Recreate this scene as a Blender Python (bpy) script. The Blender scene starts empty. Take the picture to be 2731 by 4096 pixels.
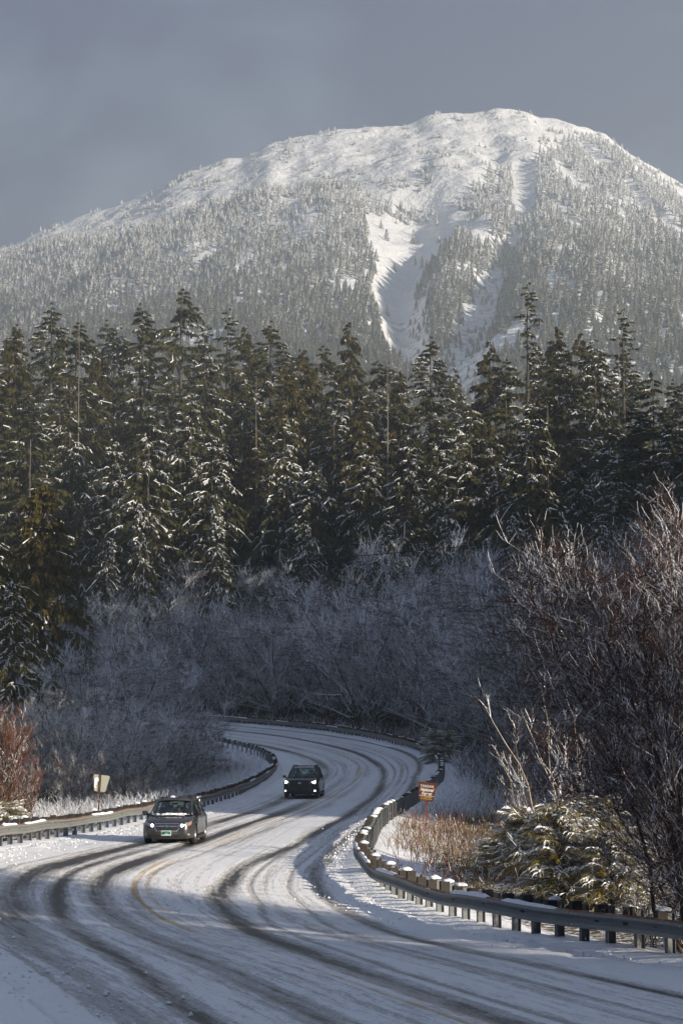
import bpy, math, random
import numpy as np
from mathutils import Vector, Matrix

R = math.radians
scene = bpy.context.scene
COL = scene.collection

# ------------------------------------------------------------------ camera
CAM_Z = 3.3
cam_d = bpy.data.cameras.new('camera')
cam_d.sensor_fit = 'HORIZONTAL'; cam_d.sensor_width = 24.0; cam_d.lens = 70.38
cam_d.clip_start = 0.5; cam_d.clip_end = 30000
cam = bpy.data.objects.new('camera', cam_d); COL.objects.link(cam)
cam.location = (0, 0, CAM_Z); cam.rotation_euler = (R(90 + 6.645), 0, 0)
scene.camera = cam

# ------------------------------------------------------------------ sun and sky
SUN_H = np.array([0.84, -0.54]); SUN_H /= np.linalg.norm(SUN_H)     # horizontal direction towards the sun
SUN_EL = R(16.0)
to_sun = Vector((SUN_H[0] * math.cos(SUN_EL), SUN_H[1] * math.cos(SUN_EL), math.sin(SUN_EL)))
sun_d = bpy.data.lights.new('sun', 'SUN'); sun_d.energy = 5.0; sun_d.angle = R(0.5); sun_d.color = (1.0, 0.88, 0.72)
sun = bpy.data.objects.new('sun', sun_d); COL.objects.link(sun)
sun.rotation_euler = (-to_sun).to_track_quat('-Z', 'Y').to_euler(); sun.location = (200, -150, 300)

world = bpy.data.worlds.new('World'); scene.world = world; world.use_nodes = True
wn, wl = world.node_tree.nodes, world.node_tree.links
wn.clear()
w_out = wn.new('ShaderNodeOutputWorld'); w_bg = wn.new('ShaderNodeBackground'); w_bg.inputs['Strength'].default_value = 0.056
w_sky = wn.new('ShaderNodeTexSky'); w_sky.sky_type = 'NISHITA'; w_sky.sun_disc = False
w_sky.sun_elevation = SUN_EL; w_sky.sun_rotation = math.atan2(SUN_H[0], SUN_H[1]); w_sky.air_density = 1.2; w_sky.dust_density = 0.6
w_tc = wn.new('ShaderNodeTexCoord'); w_map = wn.new('ShaderNodeMapping'); w_map.inputs['Scale'].default_value = (1.0, 1.0, 1.5)
w_map.inputs['Location'].default_value = (0.1, 2.4, 1.1)
w_noi = wn.new('ShaderNodeTexNoise'); w_noi.inputs['Scale'].default_value = 6.5; w_noi.inputs['Detail'].default_value = 5; w_noi.inputs['Roughness'].default_value = 0.5; w_noi.inputs['Distortion'].default_value = 0.35
w_rmp = wn.new('ShaderNodeValToRGB')
w_rmp.color_ramp.elements[0].position = 0.42; w_rmp.color_ramp.elements[0].color = (0.06, 0.32, 1.6, 1)
w_rmp.color_ramp.elements[1].position = 0.68; w_rmp.color_ramp.elements[1].color = (2.0, 2.75, 3.95, 1)
w_mix = wn.new('ShaderNodeMixRGB'); w_mix.inputs[0].default_value = 0.9
wl.new(w_tc.outputs['Generated'], w_map.inputs['Vector']); wl.new(w_map.outputs['Vector'], w_noi.inputs['Vector'])
wl.new(w_noi.outputs['Fac'], w_rmp.inputs['Fac'])
wl.new(w_sky.outputs['Color'], w_mix.inputs[1]); wl.new(w_rmp.outputs['Color'], w_mix.inputs[2])
wl.new(w_mix.outputs['Color'], w_bg.inputs['Color']); wl.new(w_bg.outputs['Background'], w_out.inputs['Surface'])

vs = scene.view_settings
vs.view_transform = 'Standard'; vs.look = 'None'; vs.exposure = 1.05; vs.gamma = 1.0; vs.use_curve_mapping = False
cy = scene.cycles
cy.max_bounces = 5; cy.diffuse_bounces = 2; cy.glossy_bounces = 2; cy.transmission_bounces = 4; cy.transparent_max_bounces = 8; cy.volume_bounces = 0
cy.use_denoising = True; cy.use_adaptive_sampling = True; cy.adaptive_threshold = 0.01
cy.caustics_reflective = False; cy.caustics_refractive = False
HAZE_DENSITY = 0.0005

# ------------------------------------------------------------------ helpers
def link(name, me, mats=None, parent=None):
    o = bpy.data.objects.new(name, me); COL.objects.link(o)
    if mats is not None and me is not None and not me.materials:
        for m in (mats if isinstance(mats, (list, tuple)) else [mats]): me.materials.append(m)
    if parent is not None: o.parent = parent
    return o

def empty(name, loc=(0, 0, 0), rz=0.0):
    o = bpy.data.objects.new(name, None); COL.objects.link(o); o.empty_display_size = 0.3
    o.location = loc; o.rotation_euler = (0, 0, rz)
    return o

def tag(o, label=None, cat=None, group=None, kind=None):
    if label: o['label'] = label
    if cat: o['category'] = cat
    if group: o['group'] = group
    if kind: o['kind'] = kind
    return o

def np_mesh(name, V, F, smooth=False, attrs=None, midx=None):
    """V (n,3); F (m,k) uniform polygons, or a list of such arrays"""
    Fs = F if isinstance(F, list) else [F]
    Fs = [np.asarray(f, np.int32) for f in Fs if len(f)]
    me = bpy.data.meshes.new(name)
    V = np.asarray(V, np.float32)
    me.vertices.add(len(V)); me.vertices.foreach_set('co', V.ravel())
    nl = sum(f.size for f in Fs); npoly = sum(len(f) for f in Fs)
    me.loops.add(nl); me.polygons.add(npoly)
    me.loops.foreach_set('vertex_index', np.concatenate([f.ravel() for f in Fs]))
    st, base = [], 0
    for f in Fs:
        st.append(base + np.arange(len(f), dtype=np.int32) * f.shape[1]); base += f.size
    me.polygons.foreach_set('loop_start', np.concatenate(st).astype(np.int32))
    me.polygons.foreach_set('use_smooth', np.full(npoly, smooth, bool))
    if midx is not None: me.polygons.foreach_set('material_index', np.asarray(midx, np.int32))
    for k, a in (attrs or {}).items():
        a = np.asarray(a, np.float32)
        if a.ndim == 1:
            at = me.attributes.new(k, 'FLOAT', 'POINT'); at.data.foreach_set('value', a)
        else:
            at = me.attributes.new(k, 'FLOAT_VECTOR', 'POINT'); at.data.foreach_set('vector', a.ravel())
    me.update(calc_edges=True)
    return me

class MB:
    """small mesh builder for hard-surface parts"""
    def __init__(s): s.v = []; s.f = []; s.m = []
    def add(s, vs_, fs, mi=0):
        b = len(s.v); s.v += [tuple(v) for v in vs_]
        for f in fs: s.f.append(tuple(i + b for i in f)); s.m.append(mi)
    def box(s, c, d, rz=0.0, mi=0):
        x, y, z = d[0] / 2, d[1] / 2, d[2] / 2; ca, sa = math.cos(rz), math.sin(rz)
        P = [(sx * x, sy * y, sz * z) for sz in (-1, 1) for sy in (-1, 1) for sx in (-1, 1)]
        P = [(c[0] + p[0] * ca - p[1] * sa, c[1] + p[0] * sa + p[1] * ca, c[2] + p[2]) for p in P]
        s.add(P, [(0, 2, 3, 1), (4, 5, 7, 6), (0, 1, 5, 4), (2, 6, 7, 3), (0, 4, 6, 2), (1, 3, 7, 5)], mi)
    def prism(s, poly, axis_fun, mi=0):
        """poly list of (a,b); axis_fun(a,b,k) k=0 back, 1 front -> xyz"""
        n = len(poly)
        P = [axis_fun(a, b, 0) for a, b in poly] + [axis_fun(a, b, 1) for a, b in poly]
        F = [tuple(range(n - 1, -1, -1)), tuple(range(n, 2 * n))] + [(i, (i + 1) % n, n + (i + 1) % n, n + i) for i in range(n)]
        s.add(P, F, mi)
    def tube(s, pts, r, n=8, mi=0):
        pts = [Vector(p) for p in pts]; rr = r if isinstance(r, (list, tuple)) else [r] * len(pts)
        rings = []
        for i, p in enumerate(pts):
            t = (pts[min(i + 1, len(pts) - 1)] - pts[max(i - 1, 0)]).normalized()
            a = t.orthogonal().normalized() if i == 0 else (rings[-1][1] - t * rings[-1][1].dot(t)).normalized()
            rings.append((p, a, t.cross(a), rr[i]))
        P = []
        for p, a, b, q in rings:
            P += [p + (a * math.cos(2 * math.pi * k / n) + b * math.sin(2 * math.pi * k / n)) * q for k in range(n)]
        F = [(i * n + k, i * n + (k + 1) % n, (i + 1) * n + (k + 1) % n, (i + 1) * n + k) for i in range(len(pts) - 1) for k in range(n)]
        F += [tuple(range(n - 1, -1, -1)), tuple((len(pts) - 1) * n + k for k in range(n))]
        s.add(P, F, mi)
    def lathe(s, prof, axis='x', n=24, c=(0, 0, 0), mi=0):
        P = []
        for h, r in prof:
            for k in range(n):
                a = 2 * math.pi * k / n
                q = (h, r * math.cos(a), r * math.sin(a)) if axis == 'x' else (r * math.cos(a), h, r * math.sin(a)) if axis == 'y' else (r * math.cos(a), r * math.sin(a), h)
                P.append((q[0] + c[0], q[1] + c[1], q[2] + c[2]))
        m = len(prof)
        s.add(P, [(i * n + k, i * n + (k + 1) % n, (i + 1) * n + (k + 1) % n, (i + 1) * n + k) for i in range(m - 1) for k in range(n)], mi)
    def mesh(s, name, smooth=False):
        me = bpy.data.meshes.new(name); me.from_pydata([tuple(v) for v in s.v], [], s.f)
        for p, mi in zip(me.polygons, s.m): p.material_index = mi; p.use_smooth = smooth
        me.validate(); me.update(); return me
    def build(s, name, mats, parent=None, smooth=False, bevel=0.0, sub=0):
        o = link(name, s.mesh(name, smooth), mats, parent)
        if bevel:
            b = o.modifiers.new('bevel', 'BEVEL'); b.width = bevel; b.segments = 2; b.limit_method = 'ANGLE'
        if sub:
            b = o.modifiers.new('sub', 'SUBSURF'); b.levels = sub; b.render_levels = sub
        return o

rng = np.random.default_rng(7)

def hash2(ix, iy, seed):
    h = (ix.astype(np.int64) * 374761393 + iy.astype(np.int64) * 668265263 + seed * 974634541) & 0x7fffffff
    h = ((h ^ (h >> 13)) * 1274126177) & 0x7fffffff
    return ((h ^ (h >> 16)) & 0xffff) / 65535.0
def vnoise(x, y, seed=0):
    ix, iy = np.floor(x), np.floor(y); fx, fy = x - ix, y - iy
    fx = fx * fx * (3 - 2 * fx); fy = fy * fy * (3 - 2 * fy)
    a, b = hash2(ix, iy, seed), hash2(ix + 1, iy, seed); c_, d_ = hash2(ix, iy + 1, seed), hash2(ix + 1, iy + 1, seed)
    return (a * (1 - fx) + b * fx) * (1 - fy) + (c_ * (1 - fx) + d_ * fx) * fy
def fbm(x, y, seed=0, oct_=4, gain=0.5):
    s = 0; a = 1; t = 0
    for i in range(oct_):
        s = s + a * vnoise(x * 2 ** i + 17.3 * i, y * 2 ** i - 9.1 * i, seed + i); t += a; a *= gain
    return s / t
def sstep(a, b, x):
    t = np.clip((x - a) / (b - a), 0, 1); return t * t * (3 - 2 * t)

# ------------------------------------------------------------------ materials
class NT:
    def __init__(s, name):
        s.m = bpy.data.materials.new(name); s.m.use_nodes = True
        s.t = s.m.node_tree; s.n = s.t.nodes; s.l = s.t.links; s.n.clear()
        s.out = s.n.new('ShaderNodeOutputMaterial')
    def node(s, typ, **kw):
        nd = s.n.new(typ)
        for k, v in kw.items():
            if hasattr(nd, k): setattr(nd, k, v)
        return nd
    def set(s, inp, v):
        if isinstance(v, bpy.types.NodeSocket): s.l.new(v, inp)
        else: inp.default_value = v
    def noise(s, vec, scale, detail=3, rough=0.55, dist=0.0):
        nd = s.n.new('ShaderNodeTexNoise')
        if vec is not None: s.l.new(vec, nd.inputs['Vector'])
        nd.inputs['Scale'].default_value = scale; nd.inputs['Detail'].default_value = detail
        nd.inputs['Roughness'].default_value = rough; nd.inputs['Distortion'].default_value = dist
        return nd.outputs['Fac']
    def math(s, op, a, b=0.0, c=0.0, clamp=False):
        nd = s.n.new('ShaderNodeMath'); nd.operation = op; nd.use_clamp = clamp
        for i, v in enumerate((a, b, c)): s.set(nd.inputs[i], v)
        return nd.outputs[0]
    def step(s, x, a, b):
        nd = s.n.new('ShaderNodeMapRange'); nd.interpolation_type = 'SMOOTHSTEP'
        s.set(nd.inputs['Value'], x); s.set(nd.inputs['From Min'], a); s.set(nd.inputs['From Max'], b)
        return nd.outputs['Result']
    def mix(s, f, a, b):
        nd = s.n.new('ShaderNodeMixRGB'); s.set(nd.inputs[0], f)
        for i, v in ((1, a), (2, b)): s.set(nd.inputs[i], (*v, 1) if isinstance(v, tuple) and len(v) == 3 else v)
        return nd.outputs[0]
    def bump(s, h, strength, dist):
        nd = s.n.new('ShaderNodeBump'); s.set(nd.inputs['Height'], h); nd.inputs['Strength'].default_value = strength; nd.inputs['Distance'].default_value = dist
        return nd.outputs['Normal']
    def bsdf(s, col, rough=0.6, metal=0.0, normal=None, spec=0.5, emis=None, estr=0.0, coat=0.0):
        p = s.n.new('ShaderNodeBsdfPrincipled')
        s.set(p.inputs['Base Color'], (*col, 1) if isinstance(col, tuple) and len(col) == 3 else col)
        s.set(p.inputs['Roughness'], rough); s.set(p.inputs['Metallic'], metal)
        p.inputs['Specular IOR Level'].default_value = spec
        if coat: p.inputs['Coat Weight'].default_value = coat; p.inputs['Coat Roughness'].default_value = 0.08
        if normal is not None: s.l.new(normal, p.inputs['Normal'])
        if emis: p.inputs['Emission Color'].default_value = (*emis, 1); p.inputs['Emission Strength'].default_value = estr
        return p.outputs[0]
    def done(s, sh): s.l.new(sh, s.out.inputs['Surface']); return s.m
    def pos(s): return s.n.new('ShaderNodeNewGeometry').outputs['Position']
    def objco(s): return s.n.new('ShaderNodeTexCoord').outputs['Object']
    def normz(s):
        g = s.n.new('ShaderNodeNewGeometry'); x = s.n.new('ShaderNodeSeparateXYZ'); s.l.new(g.outputs['Normal'], x.inputs[0]); return x.outputs['Z']
    def attr(s, name, what='Fac'):
        a = s.n.new('ShaderNodeAttribute'); a.attribute_name = name; return a.outputs[what]
    def objrand(s): return s.n.new('ShaderNodeObjectInfo').outputs['Random']

def simple(name, col, rough=0.6, metal=0.0, spec=0.5, var=0.15, scale=8.0, emis=None, estr=0.0, coat=0.0):
    t = NT(name); f = t.noise(t.objco(), scale, 4)
    lo = tuple(c * (1 - var) for c in col); hi = tuple(min(1, c * (1 + var)) for c in col)
    return t.done(t.bsdf(t.mix(f, lo, hi), rough, metal, None, spec, emis, estr, coat))

SNOW = (0.86, 0.88, 0.92)
def snow_mat(name, scale=6.0, strength=0.5, dist=0.05, col=SNOW):
    t = NT(name); p = t.pos()
    h = t.math('ADD', t.noise(p, scale, 4, 0.6), t.math('MULTIPLY', t.noise(p, scale * 5, 3), 0.35))
    c = t.mix(t.noise(p, 0.7, 3), tuple(x * 0.95 for x in col), col)
    return t.done(t.bsdf(c, 0.65, 0, t.bump(h, strength, dist), 0.25))

M = {}
M['snow'] = snow_mat('fresh_snow', 5, 0.6, 0.06)
M['snow_clump'] = snow_mat('clumped_snow', 14, 0.5, 0.03)

# snow covered ground with grass and litter showing through
t = NT('snowy_ground'); p = t.pos()
h = t.math('ADD', t.noise(p, 4.0, 4, 0.6), t.math('MULTIPLY', t.noise(p, 18, 3), 0.4))
veg = t.attr('veg')
lit = t.step(t.math('ADD', t.noise(p, 5.5, 5, 0.7), t.math('MULTIPLY', veg, 0.3)), 0.62, 0.72)
lit = t.math('MULTIPLY', lit, t.step(veg, 0.05, 0.3))
gcol = t.mix(t.noise(p, 3, 3), (0.06, 0.05, 0.025), (0.13, 0.09, 0.04))
c = t.mix(lit, SNOW, gcol)
M['ground'] = t.done(t.bsdf(c, 0.7, 0, t.bump(h, 0.7, 0.08), 0.2))

# road: wet asphalt, packed snow, slush, yellow paint
t = NT('snowy_road'); uv = t.attr('road_uv', 'Vector'); wear = t.attr('wear')
mp = t.node('ShaderNodeMapping'); mp.inputs['Scale'].default_value = (6.0, 0.07, 1); t.l.new(uv, mp.inputs['Vector'])
streak = t.noise(mp.outputs[0], 1.0, 5, 0.6, 0.3)
mp2 = t.node('ShaderNodeMapping'); mp2.inputs['Scale'].default_value = (9.0, 1.1, 1); t.l.new(uv, mp2.inputs['Vector'])
fine = t.noise(mp2.outputs[0], 1.0, 4, 0.7)
p = t.pos(); grain = t.noise(p, 16, 4, 0.75); blot = t.noise(p, 1.1, 3, 0.6)
a = t.math('ADD', wear, t.math('MULTIPLY', t.math('SUBTRACT', streak, 0.47), 0.95))
a = t.math('ADD', a, t.math('MULTIPLY', t.math('SUBTRACT', fine, 0.5), 1.0))
a = t.math('ADD', a, t.math('MULTIPLY', t.math('SUBTRACT', grain, 0.5), 1.25))
a = t.math('ADD', a, t.math('MULTIPLY', t.math('SUBTRACT', blot, 0.5), 0.3))
bare = t.step(a, 0.50, 0.98)                                       # where the tarmac shows
thin = t.step(a, 0.12, 0.62)                                       # thin grey slush
asph = t.mix(grain, (0.022, 0.021, 0.022), (0.06, 0.056, 0.053))
xyz = t.node('ShaderNodeSeparateXYZ'); t.l.new(uv, xyz.inputs[0]); lat = xyz.outputs['X']
l1 = t.math('ABSOLUTE', t.math('ADD', lat, 0.13)); l2 = t.math('ABSOLUTE', t.math('SUBTRACT', lat, 0.17))
line = t.math('MAXIMUM', t.math('SUBTRACT', 1.0, t.step(l1, 0.045, 0.10)), t.math('MULTIPLY', t.math('SUBTRACT', 1.0, t.step(l2, 0.045, 0.09)), 0.55))
yellow = (0.50, 0.24, 0.035)
road_c = t.mix(line, asph, yellow)
slush = t.mix(grain, (0.36, 0.345, 0.33), (0.56, 0.55, 0.54))
slush = t.mix(t.math('MULTIPLY', line, t.step(t.math('ADD', fine, t.math('MULTIPLY', blot, 0.6)), 0.55, 0.95)), slush, (0.50, 0.30, 0.10))
snow_c = t.mix(t.noise(p, 2.5, 4), (0.78, 0.79, 0.82), SNOW)
lbreak = t.noise(uv, 0.09, 2)
snow_c = t.mix(t.math('MULTIPLY', line, t.step(lbreak, 0.25, 0.75)), snow_c, (0.62, 0.46, 0.24))
c = t.mix(thin, snow_c, slush); c = t.mix(bare, c, road_c)
hh = t.math('ADD', t.math('MULTIPLY', t.math('SUBTRACT', 1.0, thin), 0.6), t.math('ADD', t.math('MULTIPLY', grain, 0.45), t.math('MULTIPLY', fine, 0.35)))
rgh = t.math('SUBTRACT', 0.7, t.math('MULTIPLY', bare, 0.34))
M['road'] = t.done(t.bsdf(c, rgh, 0, t.bump(hh, 0.9, 0.05), 0.3))

def twig_mat(name, bark, bark2, amount=0.0, snow=SNOW):
    """bark with snow lying on whatever faces up"""
    t = NT(name); p = t.pos(); nz = t.normz()
    f = t.math('ADD', nz, t.math('MULTIPLY', t.math('SUBTRACT', t.noise(p, 3.0, 3), 0.5), 1.1))
    f = t.step(t.math('ADD', f, amount), 0.15, 0.55)
    c = t.mix(f, t.mix(t.noise(p, 1.3, 2), bark, bark2), snow)
    return t.done(t.bsdf(c, 0.8, 0, None, 0.15))
M['alder'] = twig_mat('frosted_alder_bark', (0.045, 0.032, 0.03), (0.085, 0.052, 0.046), 0.78)
M['alder_bare'] = twig_mat('reddish_alder_bark', (0.075, 0.035, 0.022), (0.13, 0.058, 0.032), -0.1)
M['alder_snow'] = twig_mat('snow_plastered_bark', (0.036, 0.024, 0.02), (0.08, 0.043, 0.031), 0.1)
M['alder_stem'] = twig_mat('dark_alder_stem', (0.045, 0.036, 0.03), (0.09, 0.07, 0.055), -0.25)
M['pale_bark'] = twig_mat('pale_alder_bark', (0.30, 0.24, 0.18), (0.42, 0.35, 0.27), -0.1)
M['weed'] = twig_mat('dry_weed_stem', (0.17, 0.055, 0.026), (0.27, 0.115, 0.05), -0.15)
M['grass'] = twig_mat('dry_grass_blade', (0.16, 0.12, 0.04), (0.25, 0.19, 0.07), -0.35)

def needle_mat(name, c1, c2, snow_amt):
    t = NT(name); p = t.pos(); r = t.objrand()
    c = t.mix(t.noise(p, 0.6, 3), c1, c2)
    c = t.mix(t.math('MULTIPLY', r, 0.6), c, tuple(0.5 * (a + b) * 0.8 for a, b in zip(c1, c2)))
    nz = t.math('ABSOLUTE', t.normz())
    f = t.step(t.math('ADD', t.math('MULTIPLY', nz, 0.55), t.math('MULTIPLY', t.noise(p, 1.6, 4, 0.7), 0.9)), 1.02 - snow_amt, 1.22 - snow_amt)
    c = t.mix(f, c, SNOW)
    d = t.bsdf(c, 0.8, 0, None, 0.15)
    tr = t.n.new('ShaderNodeBsdfTranslucent'); t.l.new(c, tr.inputs['Color'])
    mx = t.n.new('ShaderNodeMixShader'); mx.inputs[0].default_value = 0.25; t.l.new(d, mx.inputs[1]); t.l.new(tr.outputs[0], mx.inputs[2])
    return t.done(mx.outputs[0])
M['spruce'] = needle_mat('spruce_needles', (0.06, 0.062, 0.024), (0.125, 0.118, 0.045), -0.16)
M['hemlock'] = needle_mat('hemlock_needles', (0.06, 0.062, 0.024), (0.125, 0.118, 0.045), -0.06)
M['cedar'] = needle_mat('cedar_sprays', (0.065, 0.056, 0.016), (0.14, 0.112, 0.032), 0.0)
M['bush'] = needle_mat('young_conifer_needles', (0.18, 0.15, 0.03), (0.38, 0.29, 0.06), 0.02)
M['trunk'] = twig_mat('conifer_trunk', (0.06, 0.05, 0.042), (0.11, 0.095, 0.08), -0.25)
M['snag'] = simple('weathered_dead_wood', (0.22, 0.19, 0.16), 0.85, var=0.4, scale=2)

# far mountain forest: frosted conifers, more rime with height
t = NT('frosted_forest'); p = t.pos(); x3 = t.node('ShaderNodeSeparateXYZ'); t.l.new(p, x3.inputs[0])
alt = t.step(x3.outputs['Z'], 90.0, 525.0)
f = t.math('ADD', t.math('MULTIPLY', t.math('ABSOLUTE', t.normz()), 0.45), t.math('MULTIPLY', t.noise(p, 0.6, 4, 0.7), 0.8))
f = t.math('ADD', f, t.math('MULTIPLY', alt, 0.40))
f = t.math('ADD', f, t.math('MULTIPLY', t.noise(p, 0.012, 3), 0.25))
f = t.step(f, 0.84, 1.26)
c = t.mix(f, (0.075, 0.074, 0.062), (0.80, 0.81, 0.83))
M['far_forest'] = t.done(t.bsdf(c, 0.85, 0, None, 0.1))

t = NT('mountain_snow'); p = t.pos()
h = t.math('ADD', t.noise(p, 0.03, 5, 0.6), t.math('MULTIPLY', t.noise(p, 0.2, 4, 0.6), 0.25))
x3 = t.node('ShaderNodeSeparateXYZ'); t.l.new(p, x3.inputs[0])
br = t.attr('brush')
f = t.math('MULTIPLY', t.step(t.noise(p, 0.12, 5, 0.75), 0.50, 0.62), br)
c = t.mix(f, (0.87, 0.885, 0.91), (0.30, 0.29, 0.28))
M['mountain'] = t.done(t.bsdf(c, 0.7, 0, t.bump(h, 0.8, 9.0), 0.2))

def steel(name, base, var, rust):
    t = NT(name); p = t.pos(); n1 = t.noise(p, 1.2, 5, 0.65); n2 = t.noise(p, 14, 3)
    c = t.mix(n1, tuple(b * (1 - var) for b in base), tuple(b * (1 + var) for b in base))
    c = t.mix(t.math('MULTIPLY', t.step(t.math('ADD', n1, t.math('MULTIPLY', n2, 0.35)), 1.0 - rust, 1.15 - rust), 0.85), c, (0.20, 0.075, 0.03))
    return t.done(t.bsdf(c, 0.55, 0.35, t.bump(n2, 0.15, 0.01), 0.4))
M['rail'] = steel('galvanised_rail', (0.22, 0.225, 0.215), 0.3, 0.15)
M['rail_top'] = steel('rusty_rail_edge', (0.36, 0.25, 0.17), 0.3, 0.45)
M['post'] = steel('galvanised_post', (0.17, 0.18, 0.18), 0.35, 0.18)
M['block'] = simple('dark_timber_block', (0.034, 0.028, 0.023), 0.85, var=0.4, scale=12)

M['paint_grey'] = None
def carpaint(name, col, rough):
    t = NT(name); p = t.objco()
    dirt = t.noise(p, 2.2, 4, 0.6); z3 = t.node('ShaderNodeSeparateXYZ'); t.l.new(p, z3.inputs[0])
    low = t.math('MULTIPLY', t.math('SUBTRACT', 1.0, t.step(z3.outputs['Z'], 0.2, 0.95)), t.step(dirt, 0.3, 0.8))
    c = t.mix(t.math('MULTIPLY', low, 0.55), col, (0.16, 0.145, 0.125))
    return t.done(t.bsdf(c, t.math('ADD', rough, t.math('MULTIPLY', low, 0.4)), 0.55, None, 0.5, coat=0.7))
M['paint_grey'] = carpaint('dark_grey_car_paint', (0.052, 0.052, 0.058), 0.30)
M['paint_olive'] = carpaint('olive_brown_car_paint', (0.042, 0.039, 0.031), 0.32)
M['plastic'] = simple('black_plastic', (0.016, 0.016, 0.017), 0.55, var=0.2)
M['rubber'] = simple('tyre_rubber', (0.018, 0.018, 0.019), 0.85, var=0.3)
M['alloy'] = simple('alloy_wheel', (0.30, 0.30, 0.31), 0.35, 0.8, var=0.1)
M['dark_alloy'] = simple('black_alloy_wheel', (0.03, 0.03, 0.032), 0.35, 0.6, var=0.1)
M['chrome'] = simple('chrome_trim', (0.62, 0.62, 0.64), 0.18, 0.95, var=0.03)
M['lens'] = simple('lamp_housing', (0.42, 0.43, 0.45), 0.18, 0.6, var=0.3, scale=18, coat=1.0)
M['amber'] = simple('amber_lens', (0.65, 0.17, 0.02), 0.25, var=0.1)
M['lamp'] = simple('lit_headlamp', (1, 1, 1), 0.3, emis=(1.0, 0.95, 0.84), estr=10)
M['lamp_small'] = simple('lit_lamp', (1, 1, 1), 0.3, emis=(1.0, 0.88, 0.68), estr=4)
M['fog_off'] = simple('unlit_fog_lamp', (0.32, 0.31, 0.24), 0.2, 0.3, var=0.3, scale=20, coat=1.0)
M['emblem'] = simple('blue_emblem', (0.03, 0.10, 0.32), 0.25, 0.2, var=0.1, coat=1.0)
M['plate'] = simple('teal_plate', (0.04, 0.36, 0.29), 0.5, var=0.35, scale=16)
M['plate_white'] = simple('pale_plate_trim', (0.68, 0.68, 0.64), 0.5, var=0.08)
M['ink'] = simple('dark_plate_print', (0.02, 0.03, 0.035), 0.6, var=0.1)
M['seat'] = simple('dark_seat_fabric', (0.03, 0.03, 0.032), 0.9, var=0.2)
t = NT('car_glass')
gl = t.n.new('ShaderNodeBsdfGlossy'); gl.inputs['Roughness'].default_value = 0.03; gl.inputs['Color'].default_value = (0.9, 0.95, 0.95, 1)
tr = t.n.new('ShaderNodeBsdfTransparent'); tr.inputs['Color'].default_value = (0.50, 0.60, 0.56, 1)
fr = t.n.new('ShaderNodeFresnel'); fr.inputs['IOR'].default_value = 1.5
mx = t.n.new('ShaderNodeMixShader'); t.l.new(t.math('ADD', fr.outputs[0], 0.03), mx.inputs[0]); t.l.new(tr.outputs[0], mx.inputs[1]); t.l.new(gl.outputs[0], mx.inputs[2])
M['glass'] = t.done(mx.outputs[0])
M['skin'] = simple('skin', (0.48, 0.30, 0.21), 0.55, var=0.1)
M['hair'] = simple('dark_hair', (0.02, 0.016, 0.013), 0.6, var=0.3, scale=30)
M['jacket'] = simple('dark_jacket', (0.035, 0.038, 0.045), 0.85, var=0.25)
M['sign_brown'] = simple('rust_brown_sign_face', (0.125, 0.034, 0.012), 0.55, var=0.18, scale=3)
M['sign_post'] = simple('rust_brown_post', (0.20, 0.05, 0.018), 0.65, var=0.3, scale=9)
M['sign_white'] = simple('cream_lettering', (0.80, 0.77, 0.68), 0.6, var=0.05)
M['sign_gold'] = simple('yellow_gold_lettering', (0.70, 0.45, 0.12), 0.6, var=0.15)
M['sign_back'] = simple('dull_aluminium', (0.40, 0.40, 0.34), 0.5, 0.35, var=0.12, scale=4)
M['rusty_post'] = steel('rusty_sign_post', (0.30, 0.29, 0.25), 0.3, 0.55)
M['yellow_sticker'] = simple('yellow_sticker', (0.75, 0.58, 0.03), 0.5, var=0.05)
M['wire'] = simple('power_wire', (0.03, 0.03, 0.032), 0.6, var=0.1)
M['pole'] = simple('utility_pole_wood', (0.10, 0.075, 0.055), 0.9, var=0.3)
M['pale_metal'] = simple('bolt_metal', (0.5, 0.5, 0.47), 0.4, 0.7)

# ------------------------------------------------------------------ road line and ground height
CL = np.array([(24, -25), (15, -8), (10, 3), (6.6, 11), (4.2, 17), (1.6, 24.3), (-.5, 30.6), (-2.9, 37.2), (-4.2, 43.5), (-4.9, 50), (-4.95, 56), (-4.6, 62), (-4.1, 70),
               (-3.2, 86), (-2.0, 103), (-.5, 119), (.75, 133), (1.3, 143), (1.2, 152), (.3, 161), (-1.6, 170), (-5.0, 180), (-10, 190), (-18, 201), (-30, 212), (-50, 226)], float)
def catmull(P, n=36):
    P = np.vstack([2 * P[0] - P[1], P, 2 * P[-1] - P[-2]]); o = []
    for i in range(1, len(P) - 2):
        q = np.linspace(0, 1, n, endpoint=False)[:, None]; a, b, c_, d_ = P[i - 1], P[i], P[i + 1], P[i + 2]
        o.append(.5 * (2 * b + (c_ - a) * q + (2 * a - 5 * b + 4 * c_ - d_) * q ** 2 + (3 * b - a - 3 * c_ + d_) * q ** 3))
    return np.vstack(o + [P[-2:-1]])
_c = catmull(CL)
_s = np.r_[0, np.cumsum(np.linalg.norm(np.diff(_c, axis=0), axis=1))]
RS = np.arange(0, _s[-1], 0.25)                                     # arc length stations
RC = np.c_[np.interp(RS, _s, _c[:, 0]), np.interp(RS, _s, _c[:, 1])]
for _ in range(24): RC[1:-1] = 0.25 * RC[:-2] + 0.5 * RC[1:-1] + 0.25 * RC[2:]
RT = np.gradient(RC, axis=0); RT /= np.linalg.norm(RT, axis=1)[:, None]
RN = np.c_[RT[:, 1], -RT[:, 0]]                                    # to the right when driving away
def macro_z(y):
    a = np.clip(y - 100, 0, 126)
    return 5.35 * (a / 105) ** 1.5 + np.clip(y - 226, 0, 500) * 0.055
RZ = macro_z(RC[:, 1])
_k = np.gradient(np.unwrap(np.arctan2(RT[:, 1], RT[:, 0])), RS)
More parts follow.
